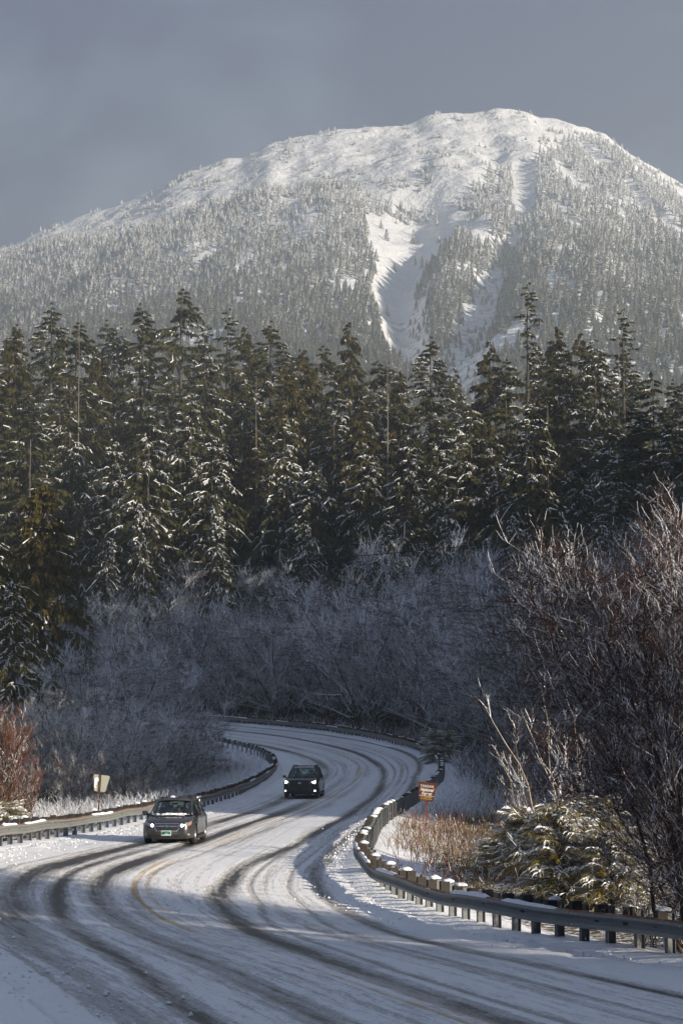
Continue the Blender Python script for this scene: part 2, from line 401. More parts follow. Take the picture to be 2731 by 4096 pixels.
_k = np.convolve(np.pad(_k, 60, 'edge'), np.ones(121) / 121, 'valid')
RB = np.clip(_k * 6.5, -.08, .08)                                  # banking through the bends
HWR = np.interp(RC[:, 1], [0, 30, 37, 43, 52, 60, 75, 88, 105, 130, 150, 172, 190, 230], [7.2, 7.1, 6.8, 6.35, 5.7, 5.15, 4.9, 4.9, 5.2, 5.7, 5.4, 5.7, 6.6, 6.8])
HWL = np.interp(RC[:, 1], [0, 57, 69, 84, 100, 117, 136, 149, 170, 230], [5.3, 5.3, 5.5, 5.15, 4.9, 5.0, 5.8, 6.1, 5.8, 5.8])

def road_pt(i, lat, up=0.0):
    return np.c_[RC[i] + RN[i] * np.asarray(lat)[..., None], RZ[i] + RB[i] * np.clip(lat, -7, 7) + up] if np.ndim(i) else np.r_[RC[i] + RN[i] * lat, RZ[i] + RB[i] * lat + up]

def nearest(x, y):
    x = np.asarray(x, float).ravel(); y = np.asarray(y, float).ravel(); idx = np.empty(len(x), int)
    sub = np.arange(0, len(RC), 4); P = RC[sub]
    for a in range(0, len(x), 20000):
        d = (x[a:a + 20000, None] - P[None, :, 0]) ** 2 + (y[a:a + 20000, None] - P[None, :, 1]) ** 2
        idx[a:a + 20000] = sub[np.argmin(d, 1)]
    lat = (x - RC[idx, 0]) * RN[idx, 0] + (y - RC[idx, 1]) * RN[idx, 1]
    dist = np.hypot(x - RC[idx, 0], y - RC[idx, 1])
    return idx, lat, dist
def sun_u(x, y): return -SUN_H[1] * x + SUN_H[0] * y               # coordinate across the sunbeams

def ground_z(x, y, fine=True):
    sh = np.shape(x); x = np.asarray(x, float).ravel(); y = np.asarray(y, float).ravel()
    i, lat, dist = nearest(x, y)
    zr = RZ[i] + RB[i] * np.clip(lat, -7, 7)
    hw = np.where(lat > 0, HWR[i], HWL[i]); off = np.maximum(np.abs(lat), np.where(dist > np.abs(lat) + 3, dist, 0)) - hw
    z = np.where(off < -2.0, zr - 0.35, zr - 0.35 + 0.37 * sstep(-2.0, -0.2, off) + np.where(lat > 0, 0.13, 0.05) * np.exp(-((off - 0.25) / 0.55) ** 2))
    side = np.where(lat > 0, -0.35 * sstep(0.6, 3.5, off) + 0.09 * np.clip(off - 6, 0, 40), -0.45 * sstep(0.8, 4, off) + 0.03 * np.clip(off - 6, 0, 40))
    z = z + side
    far = macro_z(y) + 1.2 * (fbm(x / 40, y / 40, 3) - 0.5) * 2
    z = z * (1 - sstep(14, 45, off)) + (far + np.where(lat > 0, 2.0, 0.3)) * sstep(14, 45, off)
    u = sun_u(x, y)
    hill = sstep(0, 62, x - (15 + 0.185 * np.clip(y, 0, 600))) * 31 * sstep(80, 104, u) * (1 - sstep(420, 800, y))
    z = z + hill
    cam_r = np.hypot(x, y); z = np.where(cam_r < 9, np.minimum(z, 1.6), z)
    if fine:
        z = z + np.where(off > -0.6, (fbm(x * 0.9, y * 0.9, 11, 3) - 0.5) * 0.16 * sstep(-0.6, 0.8, off), 0)
    return z.reshape(sh)

# ---- road surface, ruts and packed snow are modelled across its width
LAT = np.arange(-6.6, 7.31, 0.085)
yc = RC[:, 1][:, None] + 0 * LAT[None]; lt = LAT[None] + 0 * yc
TR = [([15, 32, 39, 46, 55, 65, 80, 98, 115, 143, 165, 220], [-4.2, -3.8, -2.9, -2.65, -2.4, -2.35, -2.25, -2.1, -2.2, -2.3, -2.8, -2.9], .42, [(0, .62), (45, .74), (58, 1.0), (110, .9), (135, .75), (220, .75)]),
      ([15, 27, 33, 40, 47, 57, 67, 100, 220], [-3.6, -3.1, -2.6, -1.95, -1.8, -1.7, -1.65, -1.6, -1.7], .22, [(0, 1.0), (52, .95), (70, .5), (110, .35), (220, .3)]),
      ([15, 30, 37, 46, 57, 67, 85, 104, 115, 143, 165, 220], [-2.1, -1.6, -1.1, -.95, -.8, -.75, -.65, -.55, -.6, -1.0, -1.4, -1.5], .36, [(0, .55), (42, .55), (54, 1.1), (105, 1.0), (120, .45), (220, .35)]),
      ([15, 25, 30, 39, 51, 58, 69, 93, 122, 135, 155, 173, 187, 220], [.3, .45, .5, 1.4, 2.05, 2.2, 2.7, 2.9, 2.5, 1.9, 1.3, 1.6, 2.1, 2.1], .30, [(0, .95), (60, 1.0), (110, .95), (220, .95)]),
      ([15, 27, 33, 42, 51, 57, 67, 88, 114, 135, 152, 167, 183, 220], [4.6, 4.3, 4.0, 4.4, 4.4, 4.15, 4.1, 4.3, 4.5, 4.0, 4.5, 4.9, 5.3, 5.3], .25, [(0, .9), (90, .7), (125, .85), (220, .95)]),
      ([15, 40, 70, 100, 140, 220], [1.9, 2.7, 3.4, 3.5, 3.0, 3.2], .20, [(0, .30), (50, .35), (100, .3), (150, .5), (220, .45)]),
      ([15, 30, 45, 60, 100, 150, 220], [-4.6, -4.3, -3.5, -3.1, -2.8, -3.2, -3.5], .11, [(0, .6), (70, .55), (220, .5)]),
      ([15, 30, 45, 60, 100, 150, 220], [1.1, 1.2, 2.6, 2.7, 3.3, 2.3, 2.7], .10, [(0, .6), (70, .6), (220, .55)]),
      ([15, 30, 45, 60, 100, 150, 220], [-.9, -.7, -.25, .3, .3, .0, -.2], .12, [(0, .4), (55, .55), (220, .45)]),
      ([15, 30, 45, 60, 100, 150, 220], [2.9, 2.7, 3.6, 3.6, 3.9, 3.3, 4.0], .10, [(0, .55), (70, .5), (220, .6)]),
      ([15, 40, 70, 100, 150, 220], [-.6, -.3, .6, .8, .5, .4], .35, [(0, .2), (60, .3), (80, .5), (100, .35), (220, .3)])]
wear = np.zeros_like(lt)
for ky, kl, w, st in TR:
    c0 = np.interp(yc, ky, kl) + 0.10 * (fbm(yc / 9, lt * 0 + kl[0], 5, 2) - 0.5)
    w2 = w * (0.8 + 0.5 * fbm(yc / 14, lt * 0 + kl[1], 8, 2))
    amp = np.interp(yc, [a for a, b in st], [b for a, b in st])
    amp = amp * (0.55 + 0.8 * fbm(yc / 7 + 3 * w, lt * 0.8 + kl[2], 27, 3))
    wear = np.maximum(wear, amp * np.exp(-(np.abs(lt - c0) / w2) ** 1.9))
inlane = sstep(-4.7, -3.9, lt) * (1 - sstep(4.5, 5.1, lt) * (yc < 120) - sstep(5.4, 5.9, lt) * (yc >= 120))
wear = np.maximum(wear, 0.15 * inlane * (0.1 + 1.4 * fbm(lt * 1.9, yc / 30, 21, 2)))
wear = wear - 0.35 * (1 - inlane)
zz = RZ[:, None] + RB[:, None] * np.clip(lt, -7, 7)
rut = -0.035 * np.clip(wear, 0, 1) + 0.014 * (fbm(lt * 6, yc * 2.2, 31, 3) - 0.5) + 0.15 * (fbm(lt * 3.0, yc * 3.0, 41, 3) - 0.45) * (1 - inlane)
edgeL = (lt + HWL[:, None] - 0.25) < 0; edgeR = (lt - HWR[:, None] + 0.25) > 0
zz = zz + 0.03 + rut - 0.25 * (edgeL | edgeR)
V = np.stack([RC[:, None, 0] + RN[:, None, 0] * lt, RC[:, None, 1] + RN[:, None, 1] * lt, zz], -1)
nr, nc = lt.shape
ii = (np.arange(nr - 1)[:, None] * nc + np.arange(nc - 1)[None]).ravel()
Fq = np.c_[ii, ii + nc, ii + nc + 1, ii + 1][:, ::-1]
uvv = np.stack([lt, RS[:, None] + 0 * lt, 0 * lt], -1)
road = link('road', np_mesh('road', V.reshape(-1, 3), Fq, True, {'wear': wear.ravel(), 'road_uv': uvv.reshape(-1, 3)}), M['road'])
tag(road, 'curving two-lane road under packed snow with dark wheel tracks and a yellow centre line', 'road', kind='structure')

# ---- ground sheet
gx = np.unique(np.round(np.r_[-700:-200:50, -200:-60:14, -60:-20:3.5, -20:22:0.45, 22:60:3, 60:240:14, 240:701:50], 3))
gy = np.unique(np.round(np.r_[-300:-40:26, -40:16:5, 16:120:0.45, 120:240:1.1, 240:420:10, 420:1101:40], 3))
GX, GY = np.meshgrid(gx, gy); GZ = ground_z(GX, GY)
gi, glat, gdist = nearest(GX, GY)
goff = np.where(glat > 0, glat - HWR[gi], -glat - HWL[gi])
veg = sstep(1.0, 3.5, goff) * np.where(glat > 0, 0.75, 0.85)
veg = np.where((glat > 0) & (GY.ravel() > 95), veg * 1.25, veg)
nx_, ny_ = len(gx), len(gy)
ii = (np.arange(ny_ - 1)[:, None] * nx_ + np.arange(nx_ - 1)[None]).ravel()
ground = link('ground', np_mesh('ground', np.c_[GX.ravel(), GY.ravel(), GZ.ravel()], np.c_[ii, ii + 1, ii + nx_ + 1, ii + nx_], True, {'veg': veg}), M['ground'])
tag(ground, 'snow covered valley floor and verges beside the road', 'ground', kind='structure')

# ------------------------------------------------------------------ mountain
MU = 0.75                                                          # metres per map unit of the mountain plan below
YR, YF = 2600.0, 650.0
RIDGE = np.array([(-1307, 420), (-967, 507), (-739, 571), (-597, 609), (-453, 660), (-402, 680), (-338, 707), (-269, 734), (-206, 765), (-153, 782), (-130, 784), (-90, 807), (-55, 810), (-2, 822), (50, 826), (97, 832), (117, 841), (155, 844), (190, 843), (208, 849), (242, 849), (266, 840), (324, 826), (353, 819), (376, 798), (416, 771), (455, 746), (559, 677), (729, 583), (1041, 466), (1381, 397)], float)
def pdist(x, y, pts):
    """distance to a polyline of (x, y, w), divided by the width there"""
    best = np.full(np.shape(x), 1e9)
    for a, b in zip(pts[:-1], pts[1:]):
        ax, ay, aw = a; bx, by, bw = b; L2 = (bx - ax) ** 2 + (by - ay) ** 2 + 1e-6
        q = np.clip(((x - ax) * (bx - ax) + (y - ay) * (by - ay)) / L2, 0, 1)
        best = np.minimum(best, np.hypot(x - ax - q * (bx - ax), y - ay - q * (by - ay)) / (aw + q * (bw - aw)))
    return best
GULLY = [(84, 2150, 60), (74, 2000, 46), (62, 1880, 30), (54, 1785, 26), (53, 1644, 24), (54, 1445, 22)]
VALLEY = [(165, 1930, 16), (148, 1840, 26), (124, 1707, 30), (105, 1569, 28), (85, 1438, 26), (75, 1250, 24)]
CHUTES = [[(213, 2300, 15), (203, 2127, 13), (192, 2050, 8)], [(306, 2490, 11), (323, 2382, 13), (330, 2340, 9)], [(333, 2300, 10), (340, 2116, 10), (358, 1990, 12)], [(372, 2420, 9), (400, 2260, 10), (420, 2080, 12)],
          [(279, 1890, 12), (303, 1850, 10)], [(144, 2030, 15), (136, 1935, 11)], [(12, 1800, 9), (3, 1745, 7)], [(260, 2330, 9), (262, 2230, 7)], [(-60, 2240, 9), (-50, 2160, 6)]]
BOWL = [(86, 2110, 64), (78, 2010, 50), (62, 1905, 27), (45, 1790, 20), (42, 1690, 15), (46, 1600, 12), (52, 1520, 10)]
def mountain_z(x, y):
    q = np.clip((y - YF) / (YR - YF), -0.1, 1); zr = np.interp(x, RIDGE[:, 0], RIDGE[:, 1])
    z = 18 + (zr - 18) * (0.72 * q + 0.28 * q * q)
    z = z - np.clip(y - YR, 0, None) * 0.45
    amp = sstep(0.0, 0.25, q) * (1 - 0.75 * sstep(0.86, 1.0, q))
    z = z + amp * (34 * (fbm(x / 95, y / 260, 51, 4) - 0.5) + 16 * (fbm(x / 38, y / 60, 61, 3) - 0.5))
    z = z + 7 * (fbm(x / 22, y / 30, 71, 3) - 0.5) * sstep(0.7, 0.95, q)
    z = z - 40 * np.exp(-pdist(x, y, GULLY) ** 2) - 28 * np.exp(-pdist(x, y, VALLEY) ** 2)
    for c_ in CHUTES[:4]: z = z - 9 * np.exp(-pdist(x, y, c_) ** 2)
    return z
mx_ = np.unique(np.r_[-1000:-560:40, -560:560:4.5, 560:1001:40].astype(float)); my_ = np.unique(np.r_[620:1200:20, 1200:2680:5, 2680:3201:40].astype(float))
MX, MY = np.meshgrid(mx_, my_); MZ = mountain_z(MX, MY)
brush = np.exp(-pdist(MX, MY, [(54, 1740, 22), (53, 1600, 26), (54, 1400, 22)]) ** 2) + np.exp(-pdist(MX, MY, [(170, 1960, 24), (124, 1707, 36), (85, 1438, 30), (75, 1250, 26)]) ** 2)
nx_, ny_ = len(mx_), len(my_)
ii = (np.arange(ny_ - 1)[:, None] * nx_ + np.arange(nx_ - 1)[None]).ravel()
mountain = link('mountain', np_mesh('mountain', MU * np.c_[MX.ravel(), MY.ravel(), MZ.ravel()], np.c_[ii, ii + 1, ii + nx_ + 1, ii + nx_], True, {'brush': np.clip(brush, 0, 1).ravel()}), M['mountain'])
tag(mountain, 'snow covered dome-shaped mountain with gullies above the forest', 'mountain', kind='structure')

# ---- the far wood on its flanks
TL = np.array([(-478, 643), (-382, 650), (-315, 645), (-264, 660), (-200, 645), (-151, 672), (-96, 672), (-44, 688), (8, 676), (48, 637), (86, 620), (123, 612), (172, 680), (215, 700), (255, 745), (285, 800), (328, 800), (355, 770), (390, 735), (440, 660), (520, 600)], float)
px_, py_ = [], []
ys_ = 880.0
while ys_ < 2640:
    step = 6.8
    half = 0.1705 * ys_ + 110
    n = int(2 * half / step)
    px_.append(np.linspace(-half, half, n) + rng.uniform(-3, 3, n)); py_.append(ys_ + rng.uniform(-3.8, 3.8, n)); ys_ += 8.4
fx, fy = np.concatenate(px_), np.concatenate(py_)
fz = mountain_z(fx, fy)
tl = np.interp(fx, TL[:, 0], TL[:, 1]) - 20 + 34 * (fbm(fx / 40, fy / 70, 81, 3) - 0.5)
above = fz - tl
clump = fbm(fx / 17, fy / 26, 91, 3)
pr = np.where(above < 0, 1.0, np.where(clump > 0.61 + 0.0005 * above, 0.85, 0.012))
pr = np.where(above < 0, np.where(fbm(fx / 30, fy / 60, 95, 3) > 0.70 - 0.0001 * fz, 0.25, 1.0), pr)
ex = pdist(fx, fy, BOWL) + 0.5 * (fbm(fx / 14, fy / 22, 97, 2) - 0.5)
pr = np.where(ex < 1.0, 0.02, pr)
for c_ in CHUTES: pr = np.where(pdist(fx, fy, c_) + 0.6 * (fbm(fx / 10, fy / 16, 99, 2) - 0.5) < 1.0, 0.03, pr)
brd = np.minimum(pdist(fx, fy, [(54, 1740, 20), (53, 1600, 24), (54, 1400, 20)]), pdist(fx, fy, [(150, 1850, 10), (124, 1707, 16), (85, 1438, 18), (75, 1250, 16)]))
pr = np.where(brd < 0.8, pr * 0.55, pr)
keep = rng.random(len(fx)) < pr
fx, fy, fz, above, brd = fx[keep], fy[keep], fz[keep], above[keep], brd[keep]
hgt = rng.uniform(8, 16, len(fx)) * (0.65 + 0.75 * fbm(fx / 35, fy / 55, 83, 3)) * np.where(above > 0, 0.62, 1.0) * np.where(brd < 0.9, 0.45, 1.0) * np.interp(fy, [900, 1500, 2600], [1.2, 1.05, 0.85])
def far_tree(seed, tiers=8, spk=8):
    r = np.random.default_rng(seed); V, F = [], []
    for k in range(tiers):
        q = k / tiers; zt = 1.0 - 0.98 * (1 - q) * 0.94 if False else 1 - q * 0.90
        zb = zt - 0.20 - 0.03 * r.random(); rad = 0.04 + 0.185 * q ** 0.85
        b = len(V); V.append((r.normal(0, .006), r.normal(0, .006), zt)); a0 = r.random() * 6.28
        for j in range(spk):
            rr = rad * (1.15 if j % 2 else 0.72) * r.uniform(.75, 1.25); a = a0 + 6.283 * j / spk + r.normal(0, .12)
            V.append((rr * math.cos(a), rr * math.sin(a), zb + (0 if j % 2 else 0.05) + r.normal(0, .012)))
        F += [(b, b + 1 + j, b + 1 + (j + 1) % spk) for j in range(spk)]
    return np.array(V), np.array(F)
vv, ff, base = [], [], 0
var = rng.integers(0, 5, len(fx)); yaw = rng.uniform(0, 6.283, len(fx)); wid = rng.uniform(0.85, 1.6, len(fx)) * np.where(above > 0, 1.35, 1.0)
for k in range(5):
    tv, tf = far_tree(100 + k); s_ = np.where(var == k)[0]
    ca, sa = np.cos(yaw[s_])[:, None], np.sin(yaw[s_])[:, None]; h_ = hgt[s_][:, None]; w_ = wid[s_][:, None] * h_
    X = (tv[None, :, 0] * ca - tv[None, :, 1] * sa) * w_ + fx[s_][:, None]
    Y = (tv[None, :, 0] * sa + tv[None, :, 1] * ca) * w_ + fy[s_][:, None]
    Z = (tv[None, :, 2]) * h_ + fz[s_][:, None] - 0.8
    vv.append(MU * np.stack([X, Y, Z], -1).reshape(-1, 3)); ff.append((tf[None] + (base + np.arange(len(s_)) * len(tv))[:, None, None]).reshape(-1, 3)); base += len(s_) * len(tv)
ff_ = link('mountain_forest', np_mesh('mountain_forest', np.vstack(vv), np.vstack(ff)), M['far_forest'])
tag(ff_, 'frost covered conifer forest on the mountain flanks', 'forest', kind='stuff')
print('far trees', len(fx))

# ------------------------------------------------------------------ plants: generators
def unit(v): return v / (np.linalg.norm(v, axis=-1, keepdims=True) + 1e-9)
def tubes(P, Rr, ns=3):
    """P (n,k,3) polylines, Rr (n,k) radii -> verts, quads"""
    n, k, _ = P.shape
    T = unit(np.gradient(P, axis=1)); ref = np.where(np.abs(T[..., 2:3]) > 0.9, np.array([1., 0, 0]), np.array([0, 0, 1.]))
    A = unit(np.cross(T, ref)); B = np.cross(A, T)
    ang = 2 * np.pi * np.arange(ns) / ns + np.pi / 6
    V = P[:, :, None] + Rr[:, :, None, None] * (A[:, :, None] * np.cos(ang)[None, None, :, None] + B[:, :, None] * np.sin(ang)[None, None, :, None])
    i = (np.arange(n)[:, None, None] * k * ns + np.arange(k - 1)[None, :, None] * ns); j = np.arange(ns)[None, None]; j2 = (np.arange(ns) + 1) % ns
    F = np.stack([i + j, i + j2[None, None], i + ns + j2[None, None], i + ns + j], -1).reshape(-1, 4)
    return V.reshape(-1, 3), F
def join(parts):
    V, F, b = [], [], 0
    for v, f in parts:
        V.append(v); F.append(f + b); b += len(v)
    return np.vstack(V), np.vstack(F)

def grow(r, P, n_per, t0, t1, ln, ang, k, up, wob, taper):
    """children on each parent polyline P (n,K,3)"""
    n, K, _ = P.shape; N = n * n_per; pi = np.repeat(np.arange(n), n_per)
    tt = r.uniform(t0, t1, N) * (K - 1); i0 = np.minimum(tt.astype(int), K - 2); fr_ = (tt - i0)[:, None]
    st = P[pi, i0] * (1 - fr_) + P[pi, i0 + 1] * fr_; pd = unit(P[pi, i0 + 1] - P[pi, i0])
    rnd = unit(r.normal(size=(N, 3))); side = unit(rnd - pd * (rnd * pd).sum(1, keepdims=True))
    a = ang * r.uniform(0.7, 1.3, N)[:, None]; d = unit(pd * np.cos(a) + side * np.sin(a) + np.array([0, 0, up]))
    L = ln(tt / (K - 1)) * r.uniform(0.6, 1.3, N)
    pts = [st]; step = (L / (k - 1))[:, None]
    for q in range(k - 1):
        d = unit(d + r.normal(0, wob, (N, 3)) + np.array([0, 0, up * 0.35])); pts.append(pts[-1] + d * step)
    return np.stack(pts, 1), pi

def alder_mesh(seed, H, stems, spread, nb=16, n2=7, n3=5, tw=0.011, lean=(0, 0), bl=0.34, up=0.12, bw=1.0):
    r = np.random.default_rng(seed)
    k = 10; P = []
    for q in range(stems):
        az = 6.283 * (q + r.uniform(-.3, .3)) / stems; h = H * r.uniform(0.75, 1.0); s_ = np.linspace(0, 1, k)
        out = spread * r.uniform(0.4, 1.1) * (s_ ** 1.3); wv = np.cumsum(r.normal(0, 0.012 * H, (k, 2)), 0)
        wv[0] = 0
        P.append(np.c_[0.25 * math.cos(az) + math.cos(az) * out + wv[:, 0] + lean[0] * s_ ** 1.5, 0.25 * math.sin(az) + math.sin(az) * out + wv[:, 1] + lean[1] * s_ ** 1.5, h * s_ ** 0.92 - 0.25])
    P0 = np.array(P); r0 = np.linspace(0.055, 0.012, k)[None] * (H / 10) * r.uniform(0.8, 1.2, (stems, 1))
    P1, _ = grow(r, P0, nb, 0.06, 0.97, lambda q: H * bl * (1.08 - q), 0.85, 6, up, 0.10, 0)
    P2, _ = grow(r, P1, n2, 0.2, 1.0, lambda q: H * 0.13 * (1.15 - 0.6 * q), 0.65, 4, up * 0.8, 0.18, 0)
    P3, _ = grow(r, P2, n3, 0.2, 1.0, lambda q: H * 0.062 + 0 * q, 0.6, 4, up * 0.6, 0.24, 0)
    f = lambda Pn, a, b: np.linspace(a, b, Pn.shape[1])[None] * r.uniform(0.8, 1.2, (len(Pn), 1))
    stem = tubes(P0, r0, 6)
    br = join([tubes(P1, f(P1, bw * 0.027 * H / 10, bw * 0.012), 4), tubes(P2, f(P2, bw * 0.015, tw * 0.9), 3), tubes(P3, f(P3, tw, tw * 0.45), 3)])
    return stem, br

def conifer_mesh(seed, H, hb, Rm, whorl=0.75, nb=5, spr=24, droop=0.35, hang=0.6, blade=0.12, bl_len=0.16, shape=0.75, snow=0.5, top_gap=0.0, rise=0.15, rag=0.35, snow_w=0.24, snow_s=0.26):
    """returns trunk, crown (needle sprays), snow"""
    r = np.random.default_rng(seed)
    k = 12; s_ = np.linspace(0, 1, k); wob = np.cumsum(r.normal(0, 0.0025 * H, (k, 2)), 0); wob -= wob[0]
    TP = np.c_[wob, s_ * H - 0.4]; tr = np.maximum((H * 0.0125) * (1 - s_) ** 0.8, 0.025)
    trunk = tubes(TP[None], tr[None], 7)
    zs = []
    z = hb
    while z < H - 0.25: zs.append(z); z += whorl * r.uniform(0.7, 1.3) * (0.45 + 0.55 * (1 - (z - hb) / (H - hb)) ** 0.5)
    zs = np.repeat(np.array(zs), nb); N = len(zs); zs = zs + r.uniform(-.75, .75, N) * whorl
    q = np.clip((zs - hb) / (H - hb), 0, 1)
    L = Rm * ((1 - q) ** shape) * (0.55 + 0.45 * sstep(0.0, 0.18, q)) * r.uniform(1 - rag, 1 + rag * 0.6, N) + 0.25
    L *= np.where(r.random(N) < top_gap, 0.25, 1.0)
    az = r.uniform(0, 6.283, N); K = 6; tt = np.linspace(0, 1, K)
    D = np.c_[np.cos(az), np.sin(az)]
    ri = rise * (0.4 + q) * r.uniform(0.5, 1.5, N); dr = droop * (1.15 - 0.6 * q) * r.uniform(0.7, 1.3, N)
    bx = np.interp(zs, TP[:, 2], TP[:, 0]); by = np.interp(zs, TP[:, 2], TP[:, 1])
    BP = np.stack([bx[:, None] + D[:, 0:1] * L[:, None] * tt, by[:, None] + D[:, 1:2] * L[:, None] * tt, zs[:, None] + L[:, None] * (ri[:, None] * tt - dr[:, None] * tt ** 2.2)], -1)
    BP[:, 1:-1] += r.normal(0, 0.03, BP[:, 1:-1].shape) * L[:, None, None]
    sticks = tubes(BP, (0.012 + 0.010 * L)[:, None] * np.linspace(1, 0.35, K)[None], 3)
    # sprays
    M_ = N * spr; pi = np.repeat(np.arange(N), spr); t_ = r.uniform(0.12, 1.0, M_) ** 0.8 * (K - 1); i0 = np.minimum(t_.astype(int), K - 2); fr_ = (t_ - i0)[:, None]
    S0 = BP[pi, i0] * (1 - fr_) + BP[pi, i0 + 1] * fr_; pd = unit(BP[pi, i0 + 1] - BP[pi, i0])
    lat = np.c_[-D[pi, 1], D[pi, 0], np.zeros(M_)] * r.choice([-1, 1], M_)[:, None]
    ll = (bl_len * L[pi] * (1.15 - t_ / (K - 1) * 0.75) + 0.22) * r.uniform(0.6, 1.35, M_)
    d1 = unit(pd * r.uniform(0.3, 1.0, M_)[:, None] + lat * r.uniform(0.2, 1.0, M_)[:, None] + np.array([0, 0, -1.]) * (hang * r.uniform(0.0, 0.7, M_))[:, None] + r.normal(0, .12, (M_, 3)))
    d2 = unit(d1 + np.array([0, 0, -1.]) * (hang * r.uniform(0.4, 1.4, M_))[:, None])
    mid = S0 + d1 * (ll * 0.55)[:, None]; tip = mid + d2 * (ll * 0.55)[:, None]
    wv = unit(np.cross(d1, r.normal(0, 1, (M_, 3)) * 0.5 + np.array([0, 0, 1.]))) * (blade * r.uniform(0.6, 1.3, M_) * (0.6 + 0.12 * L[pi]))[:, None]
    V = np.stack([S0, mid + wv, mid - wv, tip], 1).reshape(-1, 3); b = np.arange(M_) * 4
    F = np.c_[b, b + 1, b + 3, b + 2]
    crown = join([sticks, (V, F)])
    # snow lying along boughs and on some sprays
    sel = np.where(r.random(N) < snow)[0]
    parts = []
    if len(sel):
        B = BP[sel][:, 1:]; kk = B.shape[1]
        w = snow_w * (0.05 + 0.05 * L[sel])[:, None] * r.uniform(0.3, 1.3, (len(sel), kk)); latb = np.stack([-D[sel, 1], D[sel, 0], 0 * D[sel, 0]], -1)[:, None]
        a_ = B + latb * w[..., None] + np.array([0, 0, 0.01]); c_ = B - latb * w[..., None] + np.array([0, 0, 0.01]); m_ = B + np.array([0, 0, 1.]) * (0.06 + 0.55 * w)[..., None]
        V = np.stack([a_, m_, c_], 2).reshape(-1, 3); i_ = (np.arange(len(sel))[:, None] * kk * 3 + np.arange(kk - 1)[None] * 3).ravel(); i_ = i_[r.random(len(i_)) < .5]
        parts.append((V, np.vstack([np.c_[i_, i_ + 1, i_ + 4, i_ + 3], np.c_[i_ + 1, i_ + 2, i_ + 5, i_ + 4]])))
        on = np.isin(pi, sel) & (r.random(M_) < snow_s) & (d1[:, 2] > -0.75)
        up_ = np.array([0, 0, 1.]); w2 = wv[on] * 0.6
        V = np.stack([S0[on] + up_ * 0.03, mid[on] + w2 + up_ * 0.02, mid[on] + up_ * 0.075, mid[on] - w2 + up_ * 0.02, tip[on] * 0.8 + mid[on] * 0.2 + up_ * 0.02], 1).reshape(-1, 3); b = np.arange(on.sum()) * 5
        F = np.vstack([np.c_[b, b + 1, b + 4, b + 2], np.c_[b, b + 2, b + 4, b + 3]])
        parts.append((V, F))
    sn = join(parts) if parts else None
    return trunk, crown, sn

class Plant:
    """prototype meshes shared by every copy of the plant"""
    def __init__(s, parts): s.parts = parts                      # [(name, mesh, material)]
    def place(s, name, x, y, scale=1.0, rz=None, z=None, sz=None, sink=0.0):
        z = float(ground_z(np.array([x]), np.array([y]), False)[0]) if z is None else z
        root = empty(name, (x, y, z - sink), rng.uniform(0, 6.283) if rz is None else rz)
        root.scale = (scale, scale, scale if sz is None else sz)
        for nm, me, ma in s.parts:
            o = link(nm, me, ma, root)
            if nm == 'snow': o['kind'] = 'stuff'
        return root
def tris(me): return sum(len(p.vertices) - 2 for p in me.polygons)
def make_alder(seed, mat, stem_mat=None, **kw):
    st, br = alder_mesh(seed, **kw)
    return Plant([('trunk', np_mesh('alder_trunk', *st, smooth=True), stem_mat or M['alder_stem']), ('crown', np_mesh('alder_crown', *br), mat)])
def make_conifer(seed, mat, trunk_mat=None, **kw):
    tr, cr, sn = conifer_mesh(seed, **kw)
    ps = [('trunk', np_mesh('conifer_trunk', *tr, smooth=True), trunk_mat or M['trunk']), ('crown', np_mesh('conifer_crown', *cr), mat)]
    if sn is not None: ps.append(('snow', np_mesh('conifer_snow', *sn), M['snow_clump']))
    return Plant(ps)

# ------------------------------------------------------------------ conifer forest behind the alders
CON = {
    'spruce_a': make_conifer(1, M['spruce'], H=46, hb=5, Rm=9.4, whorl=1.0, nb=5, spr=62, droop=.42, hang=.7, blade=.115, bl_len=.19, snow=.38, shape=.66),
    'spruce_b': make_conifer(2, M['spruce'], H=44, hb=7, Rm=8.8, whorl=1.05, nb=4, spr=62, droop=.50, hang=.8, blade=.115, bl_len=.20, snow=.3, shape=.55, top_gap=.15, rag=.5),
    'hemlock_a': make_conifer(3, M['hemlock'], H=36, hb=3, Rm=9.0, whorl=1.0, nb=5, spr=62, droop=.62, hang=1.0, blade=.115, bl_len=.20, snow=.6, shape=.72),
    'hemlock_b': make_conifer(4, M['hemlock'], H=30, hb=2, Rm=7.8, whorl=0.95, nb=5, spr=62, droop=.75, hang=1.0, blade=.115, bl_len=.20, snow=.75, shape=.66),
    'cedar_a': make_conifer(5, M['cedar'], H=38, hb=3, Rm=6.4, whorl=0.8, nb=5, spr=62, droop=.60, hang=1.5, blade=.11, bl_len=.25, snow=.15, shape=.62, rag=.2),
    'cedar_b': make_conifer(6, M['cedar'], H=24, hb=0.5, Rm=6.0, whorl=0.55, nb=6, spr=24, droop=.55, hang=1.9, blade=.13, bl_len=.22, snow=.12, shape=.62, rag=.18),
    'spire': make_conifer(8, M['spruce'], H=52, hb=16, Rm=3.4, whorl=1.3, nb=4, spr=20, droop=.30, hang=.7, blade=.19, bl_len=.22, snow=.4, shape=.35, top_gap=.35, rag=.6),
    'young': make_conifer(9, M['hemlock'], H=14, hb=.4, Rm=3.4, whorl=.55, nb=6, spr=20, droop=.70, hang=1.0, blade=.12, bl_len=.22, snow=.95, shape=.8),
}
CH = {'spruce_a': 46, 'spruce_b': 44, 'hemlock_a': 36, 'hemlock_b': 30, 'cedar_a': 38, 'cedar_b': 24, 'spire': 52, 'young': 14}
